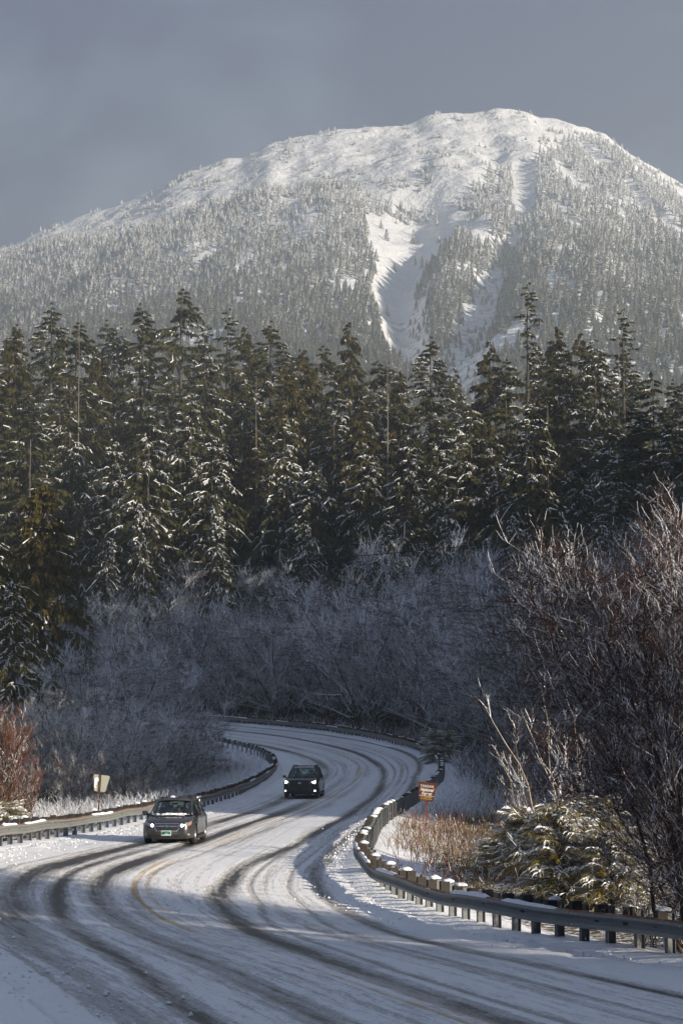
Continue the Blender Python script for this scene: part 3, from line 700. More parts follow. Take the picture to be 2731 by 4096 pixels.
KIND = {'spruce_a': ('spruce_tree', 'broad dark spruce dusted with snow in the forest behind the alder thicket', 'spruces of the forest wall'),
        'spruce_b': ('spruce_tree', 'gappy drooping spruce with thin snow in the forest behind the alder thicket', 'gappy spruces of the forest wall'),
        'hemlock_a': ('hemlock_tree', 'tall hemlock with snow on its hanging boughs in the forest behind the alder thicket', 'tall hemlocks of the forest wall'),
        'hemlock_b': ('hemlock_tree', 'snow-laden drooping hemlock low in front of the forest wall', 'low hemlocks of the forest wall'),
        'cedar_a': ('cedar_tree', 'narrow olive cedar almost free of snow in the forest behind the alder thicket', 'narrow cedars of the forest wall'),
        'spire': ('spruce_tree', 'thin spire-topped spruce standing above the forest wall', 'spire spruces of the forest wall'),
        'young': ('young_hemlock', 'small snow-laden young hemlock at the foot of the forest wall', 'young hemlocks of the forest wall')}
def px_x(px, d): return (px * 0.43495 - 341) / 2000 * d           # lateral place of a picture column at a distance
def top_h(py, d): return CAM_Z + (745 - py * 0.43537) / 2000 * d   # height that reaches a picture row at a distance
def plant_con(kind, x, y, top=None, label=None, sc=None, group=True):
    zg = float(ground_z(np.array([x]), np.array([y]), False)[0])
    s_ = sc if sc else (top - zg) / CH[kind]
    nm, lb, gp = KIND.get(kind, ('cedar_tree', '', None))
    o = CON[kind].place(nm, x, y, s_ * 1.0, z=zg, sz=s_)
    w = np.clip(s_, 0.85, 1.15); o.scale = (w * rng.uniform(.9, 1.12), w * rng.uniform(.9, 1.12), s_)
    if label: tag(o, label, 'tree')
    else: tag(o, lb, 'tree', gp)
    return o
# (kind, picture column, distance, picture row of its top)
rows = [('cedar_a', 20, 262, 745), ('spruce_a', 105, 285, 690), ('spruce_b', 172, 262, 735), ('spruce_a', 320, 270, 690), ('hemlock_a', 262, 300, 740), ('spruce_b', 415, 292, 655),
        ('hemlock_a', 465, 258, 790), ('spire', 503, 300, 700), ('spruce_a', 620, 268, 730), ('cedar_a', 560, 300, 745), ('cedar_a', 700, 270, 800), ('cedar_a', 803, 290, 735),
        ('spruce_b', 862, 262, 825), ('hemlock_a', 770, 255, 870), ('spruce_a', 990, 262, 770), ('cedar_a', 920, 285, 850), ('cedar_a', 1128, 280, 780), ('spire', 1205, 262, 640), ('spruce_b', 1175, 250, 820),
        ('cedar_a', 1285, 275, 745), ('spruce_a', 1300, 240, 790), ('hemlock_a', 1370, 262, 770), ('spire', 1428, 270, 700), ('spruce_b', 1500, 240, 850), ('hemlock_a', 1080, 235, 920),
        ('cedar_a', 1345, 290, 760), ('spruce_a', 1560, 262, 870), ('hemlock_b', 950, 228, 1000), ('hemlock_b', 1240, 215, 930), ('hemlock_a', 1400, 205, 960), ('hemlock_b', 1330, 190, 1050),
        ('hemlock_b', 480, 238, 1000), ('hemlock_b', 640, 240, 960), ('cedar_a', 585, 245, 985), ('hemlock_b', 720, 236, 1060), ('hemlock_a', 560, 262, 830), ('spruce_b', 380, 250, 860),
        ('hemlock_b', 250, 240, 1010), ('hemlock_b', 145, 240, 940), ('spruce_a', 60, 236, 880), ('hemlock_a', -40, 240, 820), ('spruce_a', -110, 260, 780), ('cedar_a', 215, 270, 800),
        ('hemlock_b', 850, 236, 1020), ('hemlock_b', 1140, 226, 1000), ('spruce_a', 1470, 190, 930), ('hemlock_a', 1550, 180, 960), ('cedar_a', 660, 255, 830), ('spruce_b', 740, 300, 790),
        ('young', 500, 226, 1180), ('young', 320, 226, 1150), ('young', 240, 224, 1230), ('young', 880, 216, 1190), ('young', 1030, 214, 1150), ('young', 1180, 205, 1180), ('young', 690, 226, 1190),
        ('hemlock_b', 1430, 165, 1080), ('young', 1290, 178, 1190), ('young', 1380, 150, 1200), ('spruce_a', 1620, 230, 800), ('spruce_a', 1700, 210, 850), ('hemlock_a', 1650, 170, 900),
        ('spruce_b', 470, 320, 740), ('spruce_a', 240, 325, 730), ('spruce_a', 900, 330, 830), ('hemlock_a', 1050, 320, 840), ('spruce_a', 1440, 325, 800), ('cedar_a', 1240, 330, 790), ('spruce_a', 680, 330, 800), ('spruce_a', 20, 320, 740),
        ('hemlock_a', 340, 232, 930), ('cedar_a', 830, 250, 920), ('hemlock_a', 1010, 245, 960), ('spruce_a', 130, 255, 860), ('hemlock_a', 430, 245, 900)]
SPECIAL = {('spire', 1205): 'tallest spruce with a bare forked tip rising above the right of the forest wall', ('spire', 1428): 'thin ragged spruce with clumped boughs beside the tallest spire',
           ('spire', 503): 'thin pale-trunked spruce rising among the broad spruces'}
for kind, px, d, py in rows:
    plant_con(kind, px_x(px, d), d, top_h(py, d), SPECIAL.get((kind, px)))
# near conifers at the left edge, inside the bend
plant_con('cedar_b', px_x(98, 158), 158, top_h(1105, 158), 'yellow-olive cedar with hanging sprays beside the left alder thicket')
plant_con('hemlock_b', px_x(-45, 120), 120, top_h(1150, 120), 'dark hemlock with thick blue-white snow on its boughs, beside the olive cedar')
plant_con('young', px_x(40, 112), 112, top_h(1330, 112), 'small snow-covered hemlock below the dark hemlock beside the olive cedar')

# dead snags standing in the forest wall
def make_snag(seed, H, n):
    r = np.random.default_rng(seed); s_ = np.linspace(0, 1, 9)
    P = np.c_[np.cumsum(r.normal(0, .05, (9, 2)), 0), s_ * H]; parts = [tubes(P[None], np.maximum(0.17 * (1 - s_) ** .9, .03)[None], 6)]
    B = []
    for _ in range(n):
        z = H * r.uniform(.35, .97); a = r.uniform(0, 6.283); l = r.uniform(.4, 1.9) * (1.2 - z / H)
        B.append(np.array([(0, 0, z), (math.cos(a) * l * .5, math.sin(a) * l * .5, z + .05), (math.cos(a) * l, math.sin(a) * l, z + l * .1)]))
    parts.append(tubes(np.array(B), np.full((n, 3), .03), 3))
    return np_mesh('snag', *join(parts))
for k, (px, d, py, H) in enumerate([(590, 244, 855, 34), (895, 250, 730, 44), (1262, 236, 920, 26), (175, 254, 700, 42), (728, 290, 780, 44), (65, 226, 1000, 20), (1432, 256, 745, 40)]):
    x = px_x(px, d); zg = float(ground_z(np.array([x]), np.array([d]), False)[0]); H = top_h(py, d) - zg
    tag(link('dead_snag', make_snag(40 + k, H, 14), M['snag']), ['broken pale snag among the drooping hemlocks', 'tallest bare snag, needle thin, between two cedars', 'short grey snag beside the broad spruce with arching boughs', 'bare-trunked snag with side limbs in front of the left spruces',
        'slim distant snag behind the olive cedars', 'small snag with short twigs above the olive cedar', 'grey snag beside the ragged spire spruce'][k], 'tree').location = (x, d, zg - .3)

# ------------------------------------------------------------------ forest on the slope to the right, out of view, which shades the road
shade = []
for u in np.arange(-34, 32.5, 4.2):                                  # near trees beside the road behind the camera
    for t_ in (rng.uniform(36, 46), rng.uniform(52, 66), rng.uniform(74, 96)): shade.append((u + rng.uniform(-1, 1), t_, rng.uniform(.75, 1.0)))
shade = [(SUN_H[0] * t_ - SUN_H[1] * u, SUN_H[1] * t_ + SUN_H[0] * u, sc_) for u, t_, sc_ in shade]
for u in np.arange(84, 330, 4.4):                                    # rows up the slope, beside the picture's right edge
    for off in (rng.uniform(19, 30), rng.uniform(38, 58), rng.uniform(66, 92)):
        y = (u + rng.uniform(-2, 2) + SUN_H[1] * off) / (SUN_H[0] - SUN_H[1] * .185); shade.append((.185 * y + off, y, rng.uniform(.6, .95)))
for k, (x, y, sc_) in enumerate(shade):
    if x < 0.185 * max(y, 0) + 17: x = 0.185 * max(y, 0) + 17 + rng.uniform(0, 8)
    o = plant_con(['spruce_a', 'hemlock_a', 'spruce_b', 'hemlock_b'][k % 4], x, y, sc=sc_)
    tag(o, 'conifer on the slope to the right of the road, shading it', 'tree', 'conifers on the slope right of the road')

# ------------------------------------------------------------------ alders
AL = [make_alder(200 + k, M['alder'], H=12.5, stems=6, spread=4.2, nb=20, n2=8, n3=7, tw=.010, up=.05, bl=.36) for k in range(3)]
AR = [make_alder(220 + k, M['alder_snow'], H=9.5, stems=5, spread=3.2, nb=16, n2=9, n3=7, tw=.006, up=.06, bw=.6) for k in range(2)]
AT = make_alder(226, M['alder_snow'], H=12.5, stems=6, spread=3.8, nb=20, n2=9, n3=7, tw=.0065, up=.06, bl=.34, bw=.6)
AB = make_alder(230, M['alder_bare'], H=6.0, stems=7, spread=1.6, nb=14, n2=7, n3=4, tw=.006, up=.3, bl=.3)
def alder(P, x, y, top, label, group, name='alder_tree'):
    zg = float(ground_z(np.array([x]), np.array([y]), False)[0]); H = 12.5 if P in AL or P is AT else 9.5 if P in AR else 6.0
    s_ = (top - zg) / H; o = P.place(name, x, y, s_, z=zg); o.scale = (s_ * rng.uniform(.9, 1.2), s_ * rng.uniform(.9, 1.2), s_)
    return tag(o, label, 'tree', group)
FARL = [('frosted bare alder leaning out just behind the far guardrail bend', 'front row of alders behind the far guardrail'), ('frosted bare alder within the thicket between the far guardrail and the conifers', 'middle of the thicket behind the far guardrail'), ('tall frosted alder at the back of the thicket, against the dark conifers', 'back row of the thicket against the conifers')]
# thicket following the outside of the far bend
idx_far = [i for i in range(len(RS)) if RC[i, 1] > 128 and RC[i, 0] > -48]
for k, i in enumerate(idx_far[::22]):
    for row in range(3):
        lat_ = HWR[i] + 7.5 + row * 8.5 + rng.uniform(-1.5, 1.5)
        p_ = RC[i] + RN[i] * lat_; x, y = p_ + rng.uniform(-1.5, 1.5, 2)
        if x > 0.185 * y + 6 or (y < 150 and row == 0): continue
        zg = float(ground_z(np.array([x]), np.array([y]), False)[0])
        o = alder(AL[(k + row) % 3], x, y, zg + rng.uniform(10.5, 15.5) + row * 2.2 - (1.5 if y < 160 else 0), *FARL[row]); o.scale = (o.scale[0] * 1.3, o.scale[1] * 1.3, o.scale[2])
for px, d in [(230, 235), (330, 240), (420, 238), (280, 226), (380, 228)]:
    alder(AL[int(px) % 3], px_x(px, d), d, top_h(1310 + rng.uniform(-10, 25), d), 'frosted alder with a rosy sunlit top behind the left thicket', 'alders with sunlit tops')
# thicket inside the bend, left
LEFTL = ('frosted bare alder in the thicket inside the left bend', 'alders inside the left bend')
for px, d, py in [(300, 140, 1440), (180, 133, 1475), (60, 128, 1500), (-30, 118, 1490), (390, 146, 1520), (440, 150, 1590), (250, 122, 1540), (130, 118, 1540), (30, 116, 1520), (340, 126, 1580), (420, 132, 1650), (290, 112, 1620), (180, 109, 1620), (90, 109, 1600), (455, 142, 1660), (-60, 114, 1540), (10, 110, 1580)]:
    o = alder(AL[int(abs(px)) % 3], px_x(px, d), d, top_h(py, d), *LEFTL); o.scale = (o.scale[0] * 1.25, o.scale[1] * 1.25, o.scale[2])
# low frosted brush by the left guardrail
for px, d, py in [(480, 133, 1730), (520, 141, 1740), (430, 118, 1740), (550, 146, 1748), (380, 107, 1740), (320, 105, 1740), (250, 104, 1730), (170, 104, 1720)]:
    alder(AR[px % 2], px_x(px, d), d, top_h(py, d), 'low frosted brush just behind the left guardrail', 'brush behind the left guardrail', 'alder_shrub')
# right bank
RIGHTL = ('dark alder with snow-lined limbs on the bank right of the road', 'alders on the right bank')
for px, d, py in [(1330, 112, 1390), (1420, 108, 1320), (1520, 98, 1230), (1600, 96, 1170), (1270, 128, 1330), (1220, 142, 1370), (1390, 95, 1400), (1480, 93, 1410), (1560, 90, 1320), (1300, 94, 1560), (1240, 108, 1580), (1180, 122, 1640), (1420, 92, 1560), (1500, 91, 1600),
                  (1590, 36, 1200), (1670, 37, 1130), (1620, 35, 1400), (1700, 36, 1200), (1620, 37.5, 1750), (1690, 36.5, 1800), (1580, 37, 1560)]:
    alder(AT if py < 1400 else AR[int(px / 10) % 2], px_x(px, d), d, top_h(py, d), *(RIGHTL if d > 60 else ('dark bare alder with arching limbs close behind the near end of the right guardrail', 'alders behind the near right guardrail')))
SAP = make_alder(231, M['alder_snow'], M['pale_bark'], H=6.0, stems=3, spread=1.0, nb=9, n2=5, n3=3, tw=.006, up=.22, bl=.30, lean=(-1.2, 0))
for px, d, H_, lb in [(1290, 56, 6.2, 'pale-stemmed alder sapling, its bare stems leaning over the snowy young conifer'), (1350, 60, 5.2, 'pale-stemmed sapling behind the leaning one, at the edge of the dark bank alders'), (1205, 76, 4.2, 'small sapling at the back of the red weed stems')]:
    o = SAP.place('alder_sapling', px_x(px, d), d, H_ / 6.0, rz=rng.uniform(-.5, .5)); tag(o, lb, 'tree')
o = AB.place('willow_shrub', px_x(5, 80), 80, 1.0); tag(o, 'red-brown leafless shrub lit by the sun behind the left guardrail', 'shrub')
o = AB.place('willow_shrub', px_x(60, 84), 84, 0.6); tag(o, 'smaller red-brown shrub beside the tall sunlit red shrub', 'shrub')

# ------------------------------------------------------------------ snowy young conifers and verge plants, right
YB = make_conifer(300, M['bush'], H=3.6, hb=.05, Rm=1.5, whorl=.12, nb=9, spr=46, droop=.42, hang=.6, blade=.016, bl_len=.14, snow=.6, shape=.42, rag=.55, rise=.5, snow_w=.16, snow_s=.40)
def small(px, d, H, w, label, name='young_conifer'):
    x = px_x(px, d); o = YB.place(name, x, d, 1.0); o.scale = (w, w, H / 3.6); return tag(o, label, 'shrub')
small(1280, 53, 2.45, .8, 'round snow-laden young conifer lit by the sun behind the right guardrail')
small(1205, 59.5, 2.0, .7, 'yellow-green young conifer beside the round snow-laden one')
small(1350, 57, 2.4, .75, 'snow-plastered young conifer on the shaded side of the round one')
small(1395, 52, 1.9, .7, 'small shaded conifer next to the dark bank alders')
small(1150, 62, 1.0, .6, 'knee-high snowy conifer among the red weed stems')
o = YB.place('young_conifer', px_x(25, 74), 74, .5); o.scale = (.55, .55, .42); tag(o, 'low snow-laden shrub behind the left guardrail below the red shrub', 'shrub')
small(1010, 148, 2.2, 1.0, 'snowy shrub behind the far end of the right verge')

def stems(n, area, h0, h1, r0, seed, spread=.25, k=3, br=2):
    """upright stems with side twigs; area(r, n) -> x, y"""
    r = np.random.default_rng(seed); x, y = area(r, n); z = ground_z(x, y) - .03; H = r.uniform(h0, h1, len(x)); d = r.normal(0, spread, (len(x), 2)) * H[:, None]
    t_ = np.linspace(0, 1, k); P = np.stack([x[:, None] + d[:, :1] * t_ ** 1.5, y[:, None] + d[:, 1:] * t_ ** 1.5, z[:, None] + H[:, None] * t_], -1)
    parts = [tubes(P, r0 * np.linspace(1, .5, k)[None] * r.uniform(.7, 1.3, (len(x), 1)), 3)]
    if br:
        Q, _ = grow(r, P, br, .35, .95, lambda q: .32 * np.mean(H) + 0 * q, .6, 3, .2, .12, 0); parts.append(tubes(Q, np.full((len(Q), 3), r0 * .6), 3))
    return np_mesh('stems', *join(parts))
def verge(y0, y1, o0, o1, side=1, den=None):
    def f(r, n):
        ok = [i for i in range(len(RS)) if y0 < RC[i, 1] < y1]; i = r.choice(ok, n); off = r.uniform(o0, o1, n); hw = HWR[i] if side > 0 else HWL[i]
        p_ = RC[i] + RN[i] * ((hw + off) * side)[:, None] + r.normal(0, .2, (n, 2))
        if den is not None:
            m = fbm(p_[:, 0] / 1.6, p_[:, 1] / 2.6, den, 2) > .5; p_ = p_[m]
        return p_[:, 0], p_[:, 1]
    return f
tag(link('dry_weeds', stems(2800, verge(54, 100, 1.0, 7.0, 1, 5), .3, .85, .008, 401), M['weed']), 'rust-red dry weed stems on the sunlit right verge', 'weeds', kind='stuff')
tag(link('dry_grass', stems(6000, verge(50, 108, .8, 8, 1, 9), .2, .5, .010, 402, .5, 3, 0), M['grass']), 'straw-coloured grass poking through verge snow', 'grass', kind='stuff')
tag(link('verge_brush', stems(4200, verge(96, 150, 1.2, 9, 1, 13), .4, 1.1, .012, 403, .35), M['alder']), 'dark frosted brush on the shaded right verge', 'brush', kind='stuff')
tag(link('bank_brush', stems(4200, verge(24, 37, 2.0, 9, 1, None), .5, 1.5, .008, 404, .35), M['alder_snow']), 'tangled dark brush under the alders of the right bank', 'brush', kind='stuff')
tag(link('bend_brush', stems(5200, verge(90, 176, 1.0, 8, -1, None), .4, 1.2, .010, 405, .4), M['alder']), 'frosted low brush behind the left guardrail', 'brush', kind='stuff')
tag(link('far_brush', stems(6000, verge(128, 226, 1.2, 8, 1, None), .4, 1.6, .014, 406, .45), M['alder_snow']), 'dark low brush behind the far guardrail', 'brush', kind='stuff')

# ------------------------------------------------------------------ guardrails
PITCH = 1.905
PROF = np.array([(.015, -.156), (.075, -.125), (.082, -.075), (.02, -.03), (.0, 0.0), (.02, .03), (.082, .075), (.075, .125), (.04, .152), (.005, .158)])
def ibeam(h):
    m = MB(); w, d_, tk = .10, .15, .012
    for dx in (-d_ / 2, d_ / 2): m.box((dx, 0, h / 2), (tk, w, h))
    m.box((0, 0, h / 2), (d_ - tk * 1.01, tk, h)); return m.mesh('post')
POST = ibeam(1.27); POST.materials.append(M['post'])
_m = MB(); _m.box((0, 0, 0), (.20, .15, .36)); BLOCK = _m.mesh('blockout'); BLOCK.materials.append(M['block'])
def cap_mesh(seed, sx, sy):
    r = np.random.default_rng(seed); m = MB(); P = []
    for j, (f, h) in enumerate([(1.0, 0), (1.02, .025), (.75, .06), (.25, .075)]):
        for k in range(8):
            a = 6.283 * k / 8 + .39; c_, s_ = math.cos(a), math.sin(a); q = max(abs(c_), abs(s_))
            P.append((c_ / q * sx / 2 * f * r.uniform(.85, 1.05), s_ / q * sy / 2 * f * r.uniform(.85, 1.05), h * r.uniform(.7, 1.2)))
    m.add(P, [(j * 8 + k, j * 8 + (k + 1) % 8, j * 8 + 8 + (k + 1) % 8, j * 8 + 8 + k) for j in range(3) for k in range(8)] + [tuple(range(24, 32))])
    me = m.mesh('snow_cap', True); me.materials.append(M['snow_clump']); return me
CAPS = [cap_mesh(k, .26, .13) for k in range(4)]
def guardrail(name, side, y0, y1, label, snow_amt, PITCH):
    root = empty(name, (0, 0, 0)); tag(root, label, 'guardrail')
    hw = HWR if side > 0 else HWL
    i0 = int(np.searchsorted(RC[:, 1], y0)); i1 = int(np.searchsorted(RC[:, 1], y1))
    L = RC[i0:i1] + RN[i0:i1] * (hw[i0:i1] * side)[:, None]; Zl = RZ[i0:i1] + RB[i0:i1] * hw[i0:i1] * side
    s = np.r_[0, np.cumsum(np.linalg.norm(np.diff(L, axis=0), axis=1))]
    at = lambda q: np.stack([np.interp(q, s, L[:, 0]), np.interp(q, s, L[:, 1]), np.interp(q, s, Zl)], -1)
    def frame(q):
        a = at(q + .15) - at(q - .15); a[..., 2] = 0; tg = unit(a); nin = np.stack([-tg[..., 1], tg[..., 0], 0 * tg[..., 0]], -1) * side   # towards the road
        return tg, nin
    n = int(s[-1] / PITCH); CZ = 0.55
    dent = lambda q: .02 * np.sin(q * .9) + .03 * (vnoise(q / 5, q * 0 + side, 77) - .5)
    for k in range(n):
        q = np.array(k * PITCH + .2); p_ = at(q); tg, nin = frame(q); rz = math.atan2(nin[1], nin[0])
        post = link('post', POST, None, root); c_ = p_ - nin * .30; post.location = (c_[0], c_[1], p_[2] - .47 + rng.uniform(-.02, .02)); post.rotation_euler = (rng.normal(0, .012), rng.normal(0, .012), rz)
        b = link('blockout', BLOCK, None, post); b.location = (.185, 0, 1.13 + rng.uniform(-.03, .04)); b.rotation_euler = (0, rng.normal(0, .02), rng.normal(0, .03))
        if rng.random() < snow_amt:
            c = link('snow_cap', CAPS[k % 4], None, post); c.location = (.10, 0, 1.305)
    # rail panels, each lapped over the next
    pl = 3.81
    for k in range(int(s[-1] / pl)):
        qs = np.linspace(k * pl - .12, (k + 1) * pl + .12, 11); P = at(qs); tg, nin = frame(qs); lap = (.004 if k % 2 else 0.0)
        V = P[:, None] + nin[:, None] * (PROF[None, :, 0:1] - .015 + lap) ; V[..., 2] = P[:, None, 2] + CZ + PROF[None, :, 1] + dent(qs)[:, None] + (.006 if k % 2 else 0)
        kk = len(PROF); back = V - nin[:, None] * .006
        allv = np.concatenate([V.reshape(-1, 3), back.reshape(-1, 3)]); b = (np.arange(10)[:, None] * kk + np.arange(kk - 1)[None]).ravel(); o2 = 11 * kk
        F = np.c_[b, b + kk, b + kk + 1, b + 1]; Fb = (F + o2)[:, ::-1]
        e = (np.arange(10) * kk); Fe = np.r_[np.c_[e, e + o2, e + kk + o2, e + kk], np.c_[e + kk - 1, e + 2 * kk - 1, e + 2 * kk - 1 + o2, e + kk - 1 + o2]]
        FF = np.vstack([F, Fb, Fe]); mi = np.zeros(len(FF), int); colz = np.tile(np.arange(kk - 1), 10)
        mi[:len(F)][colz >= kk - 3] = 1; mi[len(F):2 * len(F)][colz >= kk - 3] = 1
        o = link('rail', np_mesh('rail', allv, FF, False, None, mi), [M['rail'], M['rail_top']], root)
        # bolts and lapped end
        m = MB()
        for dz in (-.1, .1):
            for q in (qs[1] + .02, qs[1] + .2):
                c_ = at(np.array(q)); _, ni = frame(np.array(q)); m.box((c_[0] + ni[0] * .072, c_[1] + ni[1] * .072, c_[2] + CZ + dz * 1.0), (.03, .03, .03), math.atan2(ni[1], ni[0]))
        m.build('bolt', M['pale_metal'], o)['kind'] = 'stuff'
        if rng.random() < snow_amt:
            a, bq = qs[0] + rng.uniform(0, 1.2), qs[-1] - rng.uniform(0, 1.6)
            if bq - a > .5:
                nn = int((bq - a) / .09); qq = np.linspace(a, bq, nn); P = at(qq); _, ni = frame(qq); h = (.025 + .06 * fbm(qq * 1.7, qq * 0 + k, 15, 3)) * np.clip(np.minimum(qq - a, bq - qq) / .15, .15, 1)
                top = P + np.array([0, 0, CZ + .150]) + dent(qq)[:, None] * np.array([0, 0, 1.])
                ring = np.stack([top + ni * .055 - np.array([0, 0, .03]), top + ni * .045 + h[:, None] * np.array([0, 0, .75]), top + h[:, None] * np.array([0, 0, 1.]), top - ni * .05 + h[:, None] * np.array([0, 0, .6]), top - ni * .05 - np.array([0, 0, .02])], 1)
                b = (np.arange(nn - 1)[:, None] * 5 + np.arange(4)[None]).ravel()
                link('snow', np_mesh('rail_snow', ring.reshape(-1, 3), np.c_[b, b + 5, b + 6, b + 1], True), M['snow_clump'], o)
    return root
guardrail('guardrail', 1, 24, 224, 'long curving steel guardrail with dark blocks along the outside of the road, right', .4, .98)
guardrail('guardrail', -1, 52, 196, 'weathered guardrail with rust-brown top edge along the left side behind the grey car', .35, 1.5)

# snow clods thrown up on the shoulders
r = np.random.default_rng(55); n = 5000
ok = np.array([i for i in range(len(RS)) if 24 < RC[i, 1] < 118]); i = r.choice(ok, n); sd = r.choice([-1, 1], n, p=[.55, .45]); hw = np.where(sd > 0, HWR[i], HWL[i])
lt_ = (hw - np.abs(r.normal(0, .75, n))) * sd; C0 = RC[i] + RN[i] * lt_[:, None]; zc = RZ[i] + RB[i] * lt_ + .03; sz = r.uniform(.015, .04, n) * r.uniform(.5, 1.4, n)
oc = np.array([(1, 0, 0), (0, 1, 0), (-1, 0, 0), (0, -1, 0), (0, 0, 1), (0, 0, -.6)], float); of = np.array([(0, 1, 4), (1, 2, 4), (2, 3, 4), (3, 0, 4), (1, 0, 5), (2, 1, 5), (3, 2, 5), (0, 3, 5)])
V = (oc[None] * r.uniform(.6, 1.3, (n, 6, 1))) * sz[:, None, None] + np.c_[C0, zc][:, None]
tag(link('snow_clods', np_mesh('snow_clods', V.reshape(-1, 3), (of[None] + (np.arange(n) * 6)[:, None, None]).reshape(-1, 3), True), M['snow_clump']), 'lumps of thrown snow along the road shoulders', 'snow', kind='stuff')

# ------------------------------------------------------------------ cars
def evaluated(o):
    bpy.context.view_layer.update(); dg = bpy.context.evaluated_depsgraph_get()
    return bpy.data.meshes.new_from_object(o.evaluated_get(dg))
def ell(cx, cz, rx, rz, n=16): return [(cx + rx * math.cos(2 * math.pi * k / n), cz + rz * math.sin(2 * math.pi * k / n)) for k in range(n)]
def mirror(poly): return [(-a, b) for a, b in reversed(poly)]

def text_mesh(txt, size, bold=0.0, shear=0.0, space=1.0, ext=0.004):
    cu = bpy.data.curves.new('lettering', 'FONT'); cu.body = txt; cu.size = size; cu.offset = bold; cu.shear = shear; cu.space_character = space
    cu.align_x = 'CENTER'; cu.align_y = 'CENTER'; cu.extrude = ext
    o = bpy.data.objects.new('lettering', cu); COL.objects.link(o); me = evaluated(o)
    bpy.data.objects.remove(o); bpy.data.curves.remove(cu); return me

def person_mesh(scale=1.0):
    """seated driver: one skinned body from pelvis to head, arms forward, legs under the dash"""
    J = {'pelvis': (0, 0, .0), 'belly': (0, .03, .16), 'chest': (0, .04, .36), 'neck': (0, .03, .50), 'neck2': (0, .015, .56), 'jaw': (0, -.015, .61), 'head': (0, .005, .68), 'crown': (0, .015, .745),
         'shl': (.17, .03, .45), 'ell': (.23, -.10, .25), 'wrl': (.15, -.33, .30), 'hal': (.13, -.40, .33), 'fil': (.10, -.43, .36), 'thl': (.12, -.41, .30),
         'shr': (-.17, .03, .45), 'elr': (-.23, -.10, .25), 'wrr': (-.15, -.33, .30), 'har': (-.13, -.40, .33), 'fir': (-.10, -.43, .36), 'thr': (-.12, -.41, .30),
         'hpl': (.10, -.02, -.02), 'knl': (.13, -.44, .04), 'anl': (.13, -.60, -.34), 'tol': (.13, -.76, -.38), 'hpr': (-.10, -.02, -.02), 'knr': (-.13, -.44, .04), 'anr': (-.13, -.60, -.34), 'tor': (-.13, -.76, -.38)}
    rad = {'pelvis': .15, 'belly': .14, 'chest': .16, 'neck': .065, 'neck2': .055, 'jaw': .068, 'head': .088, 'crown': .06, 'shl': .07, 'ell': .05, 'wrl': .033, 'hal': .036, 'fil': .02, 'thl': .013, 'shr': .07, 'elr': .05, 'wrr': .033, 'har': .036, 'fir': .02, 'thr': .013,
           'hpl': .10, 'knl': .07, 'anl': .045, 'tol': .04, 'hpr': .10, 'knr': .07, 'anr': .045, 'tor': .04}
    names = list(J); E_ = [('pelvis', 'belly'), ('belly', 'chest'), ('chest', 'neck'), ('neck', 'neck2'), ('neck2', 'jaw'), ('jaw', 'head'), ('head', 'crown')]
    for s_ in 'lr': E_ += [('chest', 'sh' + s_), ('sh' + s_, 'el' + s_), ('el' + s_, 'wr' + s_), ('wr' + s_, 'ha' + s_), ('ha' + s_, 'fi' + s_), ('ha' + s_, 'th' + s_), ('pelvis', 'hp' + s_), ('hp' + s_, 'kn' + s_), ('kn' + s_, 'an' + s_), ('an' + s_, 'to' + s_)]
    me = bpy.data.meshes.new('body'); me.from_pydata([tuple(c * scale for c in J[k]) for k in names], [(names.index(a), names.index(b)) for a, b in E_], []); o = link('body', me)
    sk = o.modifiers.new('skin', 'SKIN'); sb = o.modifiers.new('sub', 'SUBSURF'); sb.levels = 2; sb.render_levels = 2
    for k, v in enumerate(me.skin_vertices[0].data): v.radius = (rad[names[k]] * scale,) * 2; v.use_root = (k == 0)
    m2 = evaluated(o); bpy.data.objects.remove(o)
    m2.materials.clear(); m2.materials.append(M['jacket']); m2.materials.append(M['skin'])
    for p_ in m2.polygons:
        c = p_.center; p_.use_smooth = True
        p_.material_index = 1 if (c.z > .535 * scale or (c.y < -.35 * scale and c.z > .2 * scale)) else 0
    return m2
def make_person(car_loc, car_rz, off, label, scale=1.0):
    ca, sa = math.cos(car_rz), math.sin(car_rz); x, y, z = off
    root = empty('person', (car_loc[0] + x * ca - y * sa, car_loc[1] + x * sa + y * ca, car_loc[2] + z), car_rz); tag(root, label, 'person')
    link('body', person_mesh(scale), None, root)
    m = MB(); m.lathe([(.57, .075), (.60, .098), (.66, .108), (.72, .098), (.76, .06), (.775, .004)], 'z', 14, (0, .032, 0)); h = m.build('hair', M['hair'], root, True); h.scale = (scale,) * 3
    m = MB(); m.add([(-.012, -.085, .655), (.012, -.085, .655), (0, -.112, .645), (0, -.08, .69)], [(0, 1, 2), (0, 2, 3), (2, 1, 3)]); n_ = m.build('nose', M['skin'], root); n_.scale = (scale,) * 3
    for sx in (-1, 1):
        m = MB(); m.lathe([(-.006, .002), (0, .009), (.006, .002)], 'y', 8, (sx * .032, -.084, .69)); e = m.build('eye', M['hair'], root, True); e.scale = (scale,) * 3
    m = MB(); m.box((0, -.083, .61), (.045, .012, .010)); q = m.build('mouth', M['sign_brown'], root); q.scale = (scale,) * 3
    return root

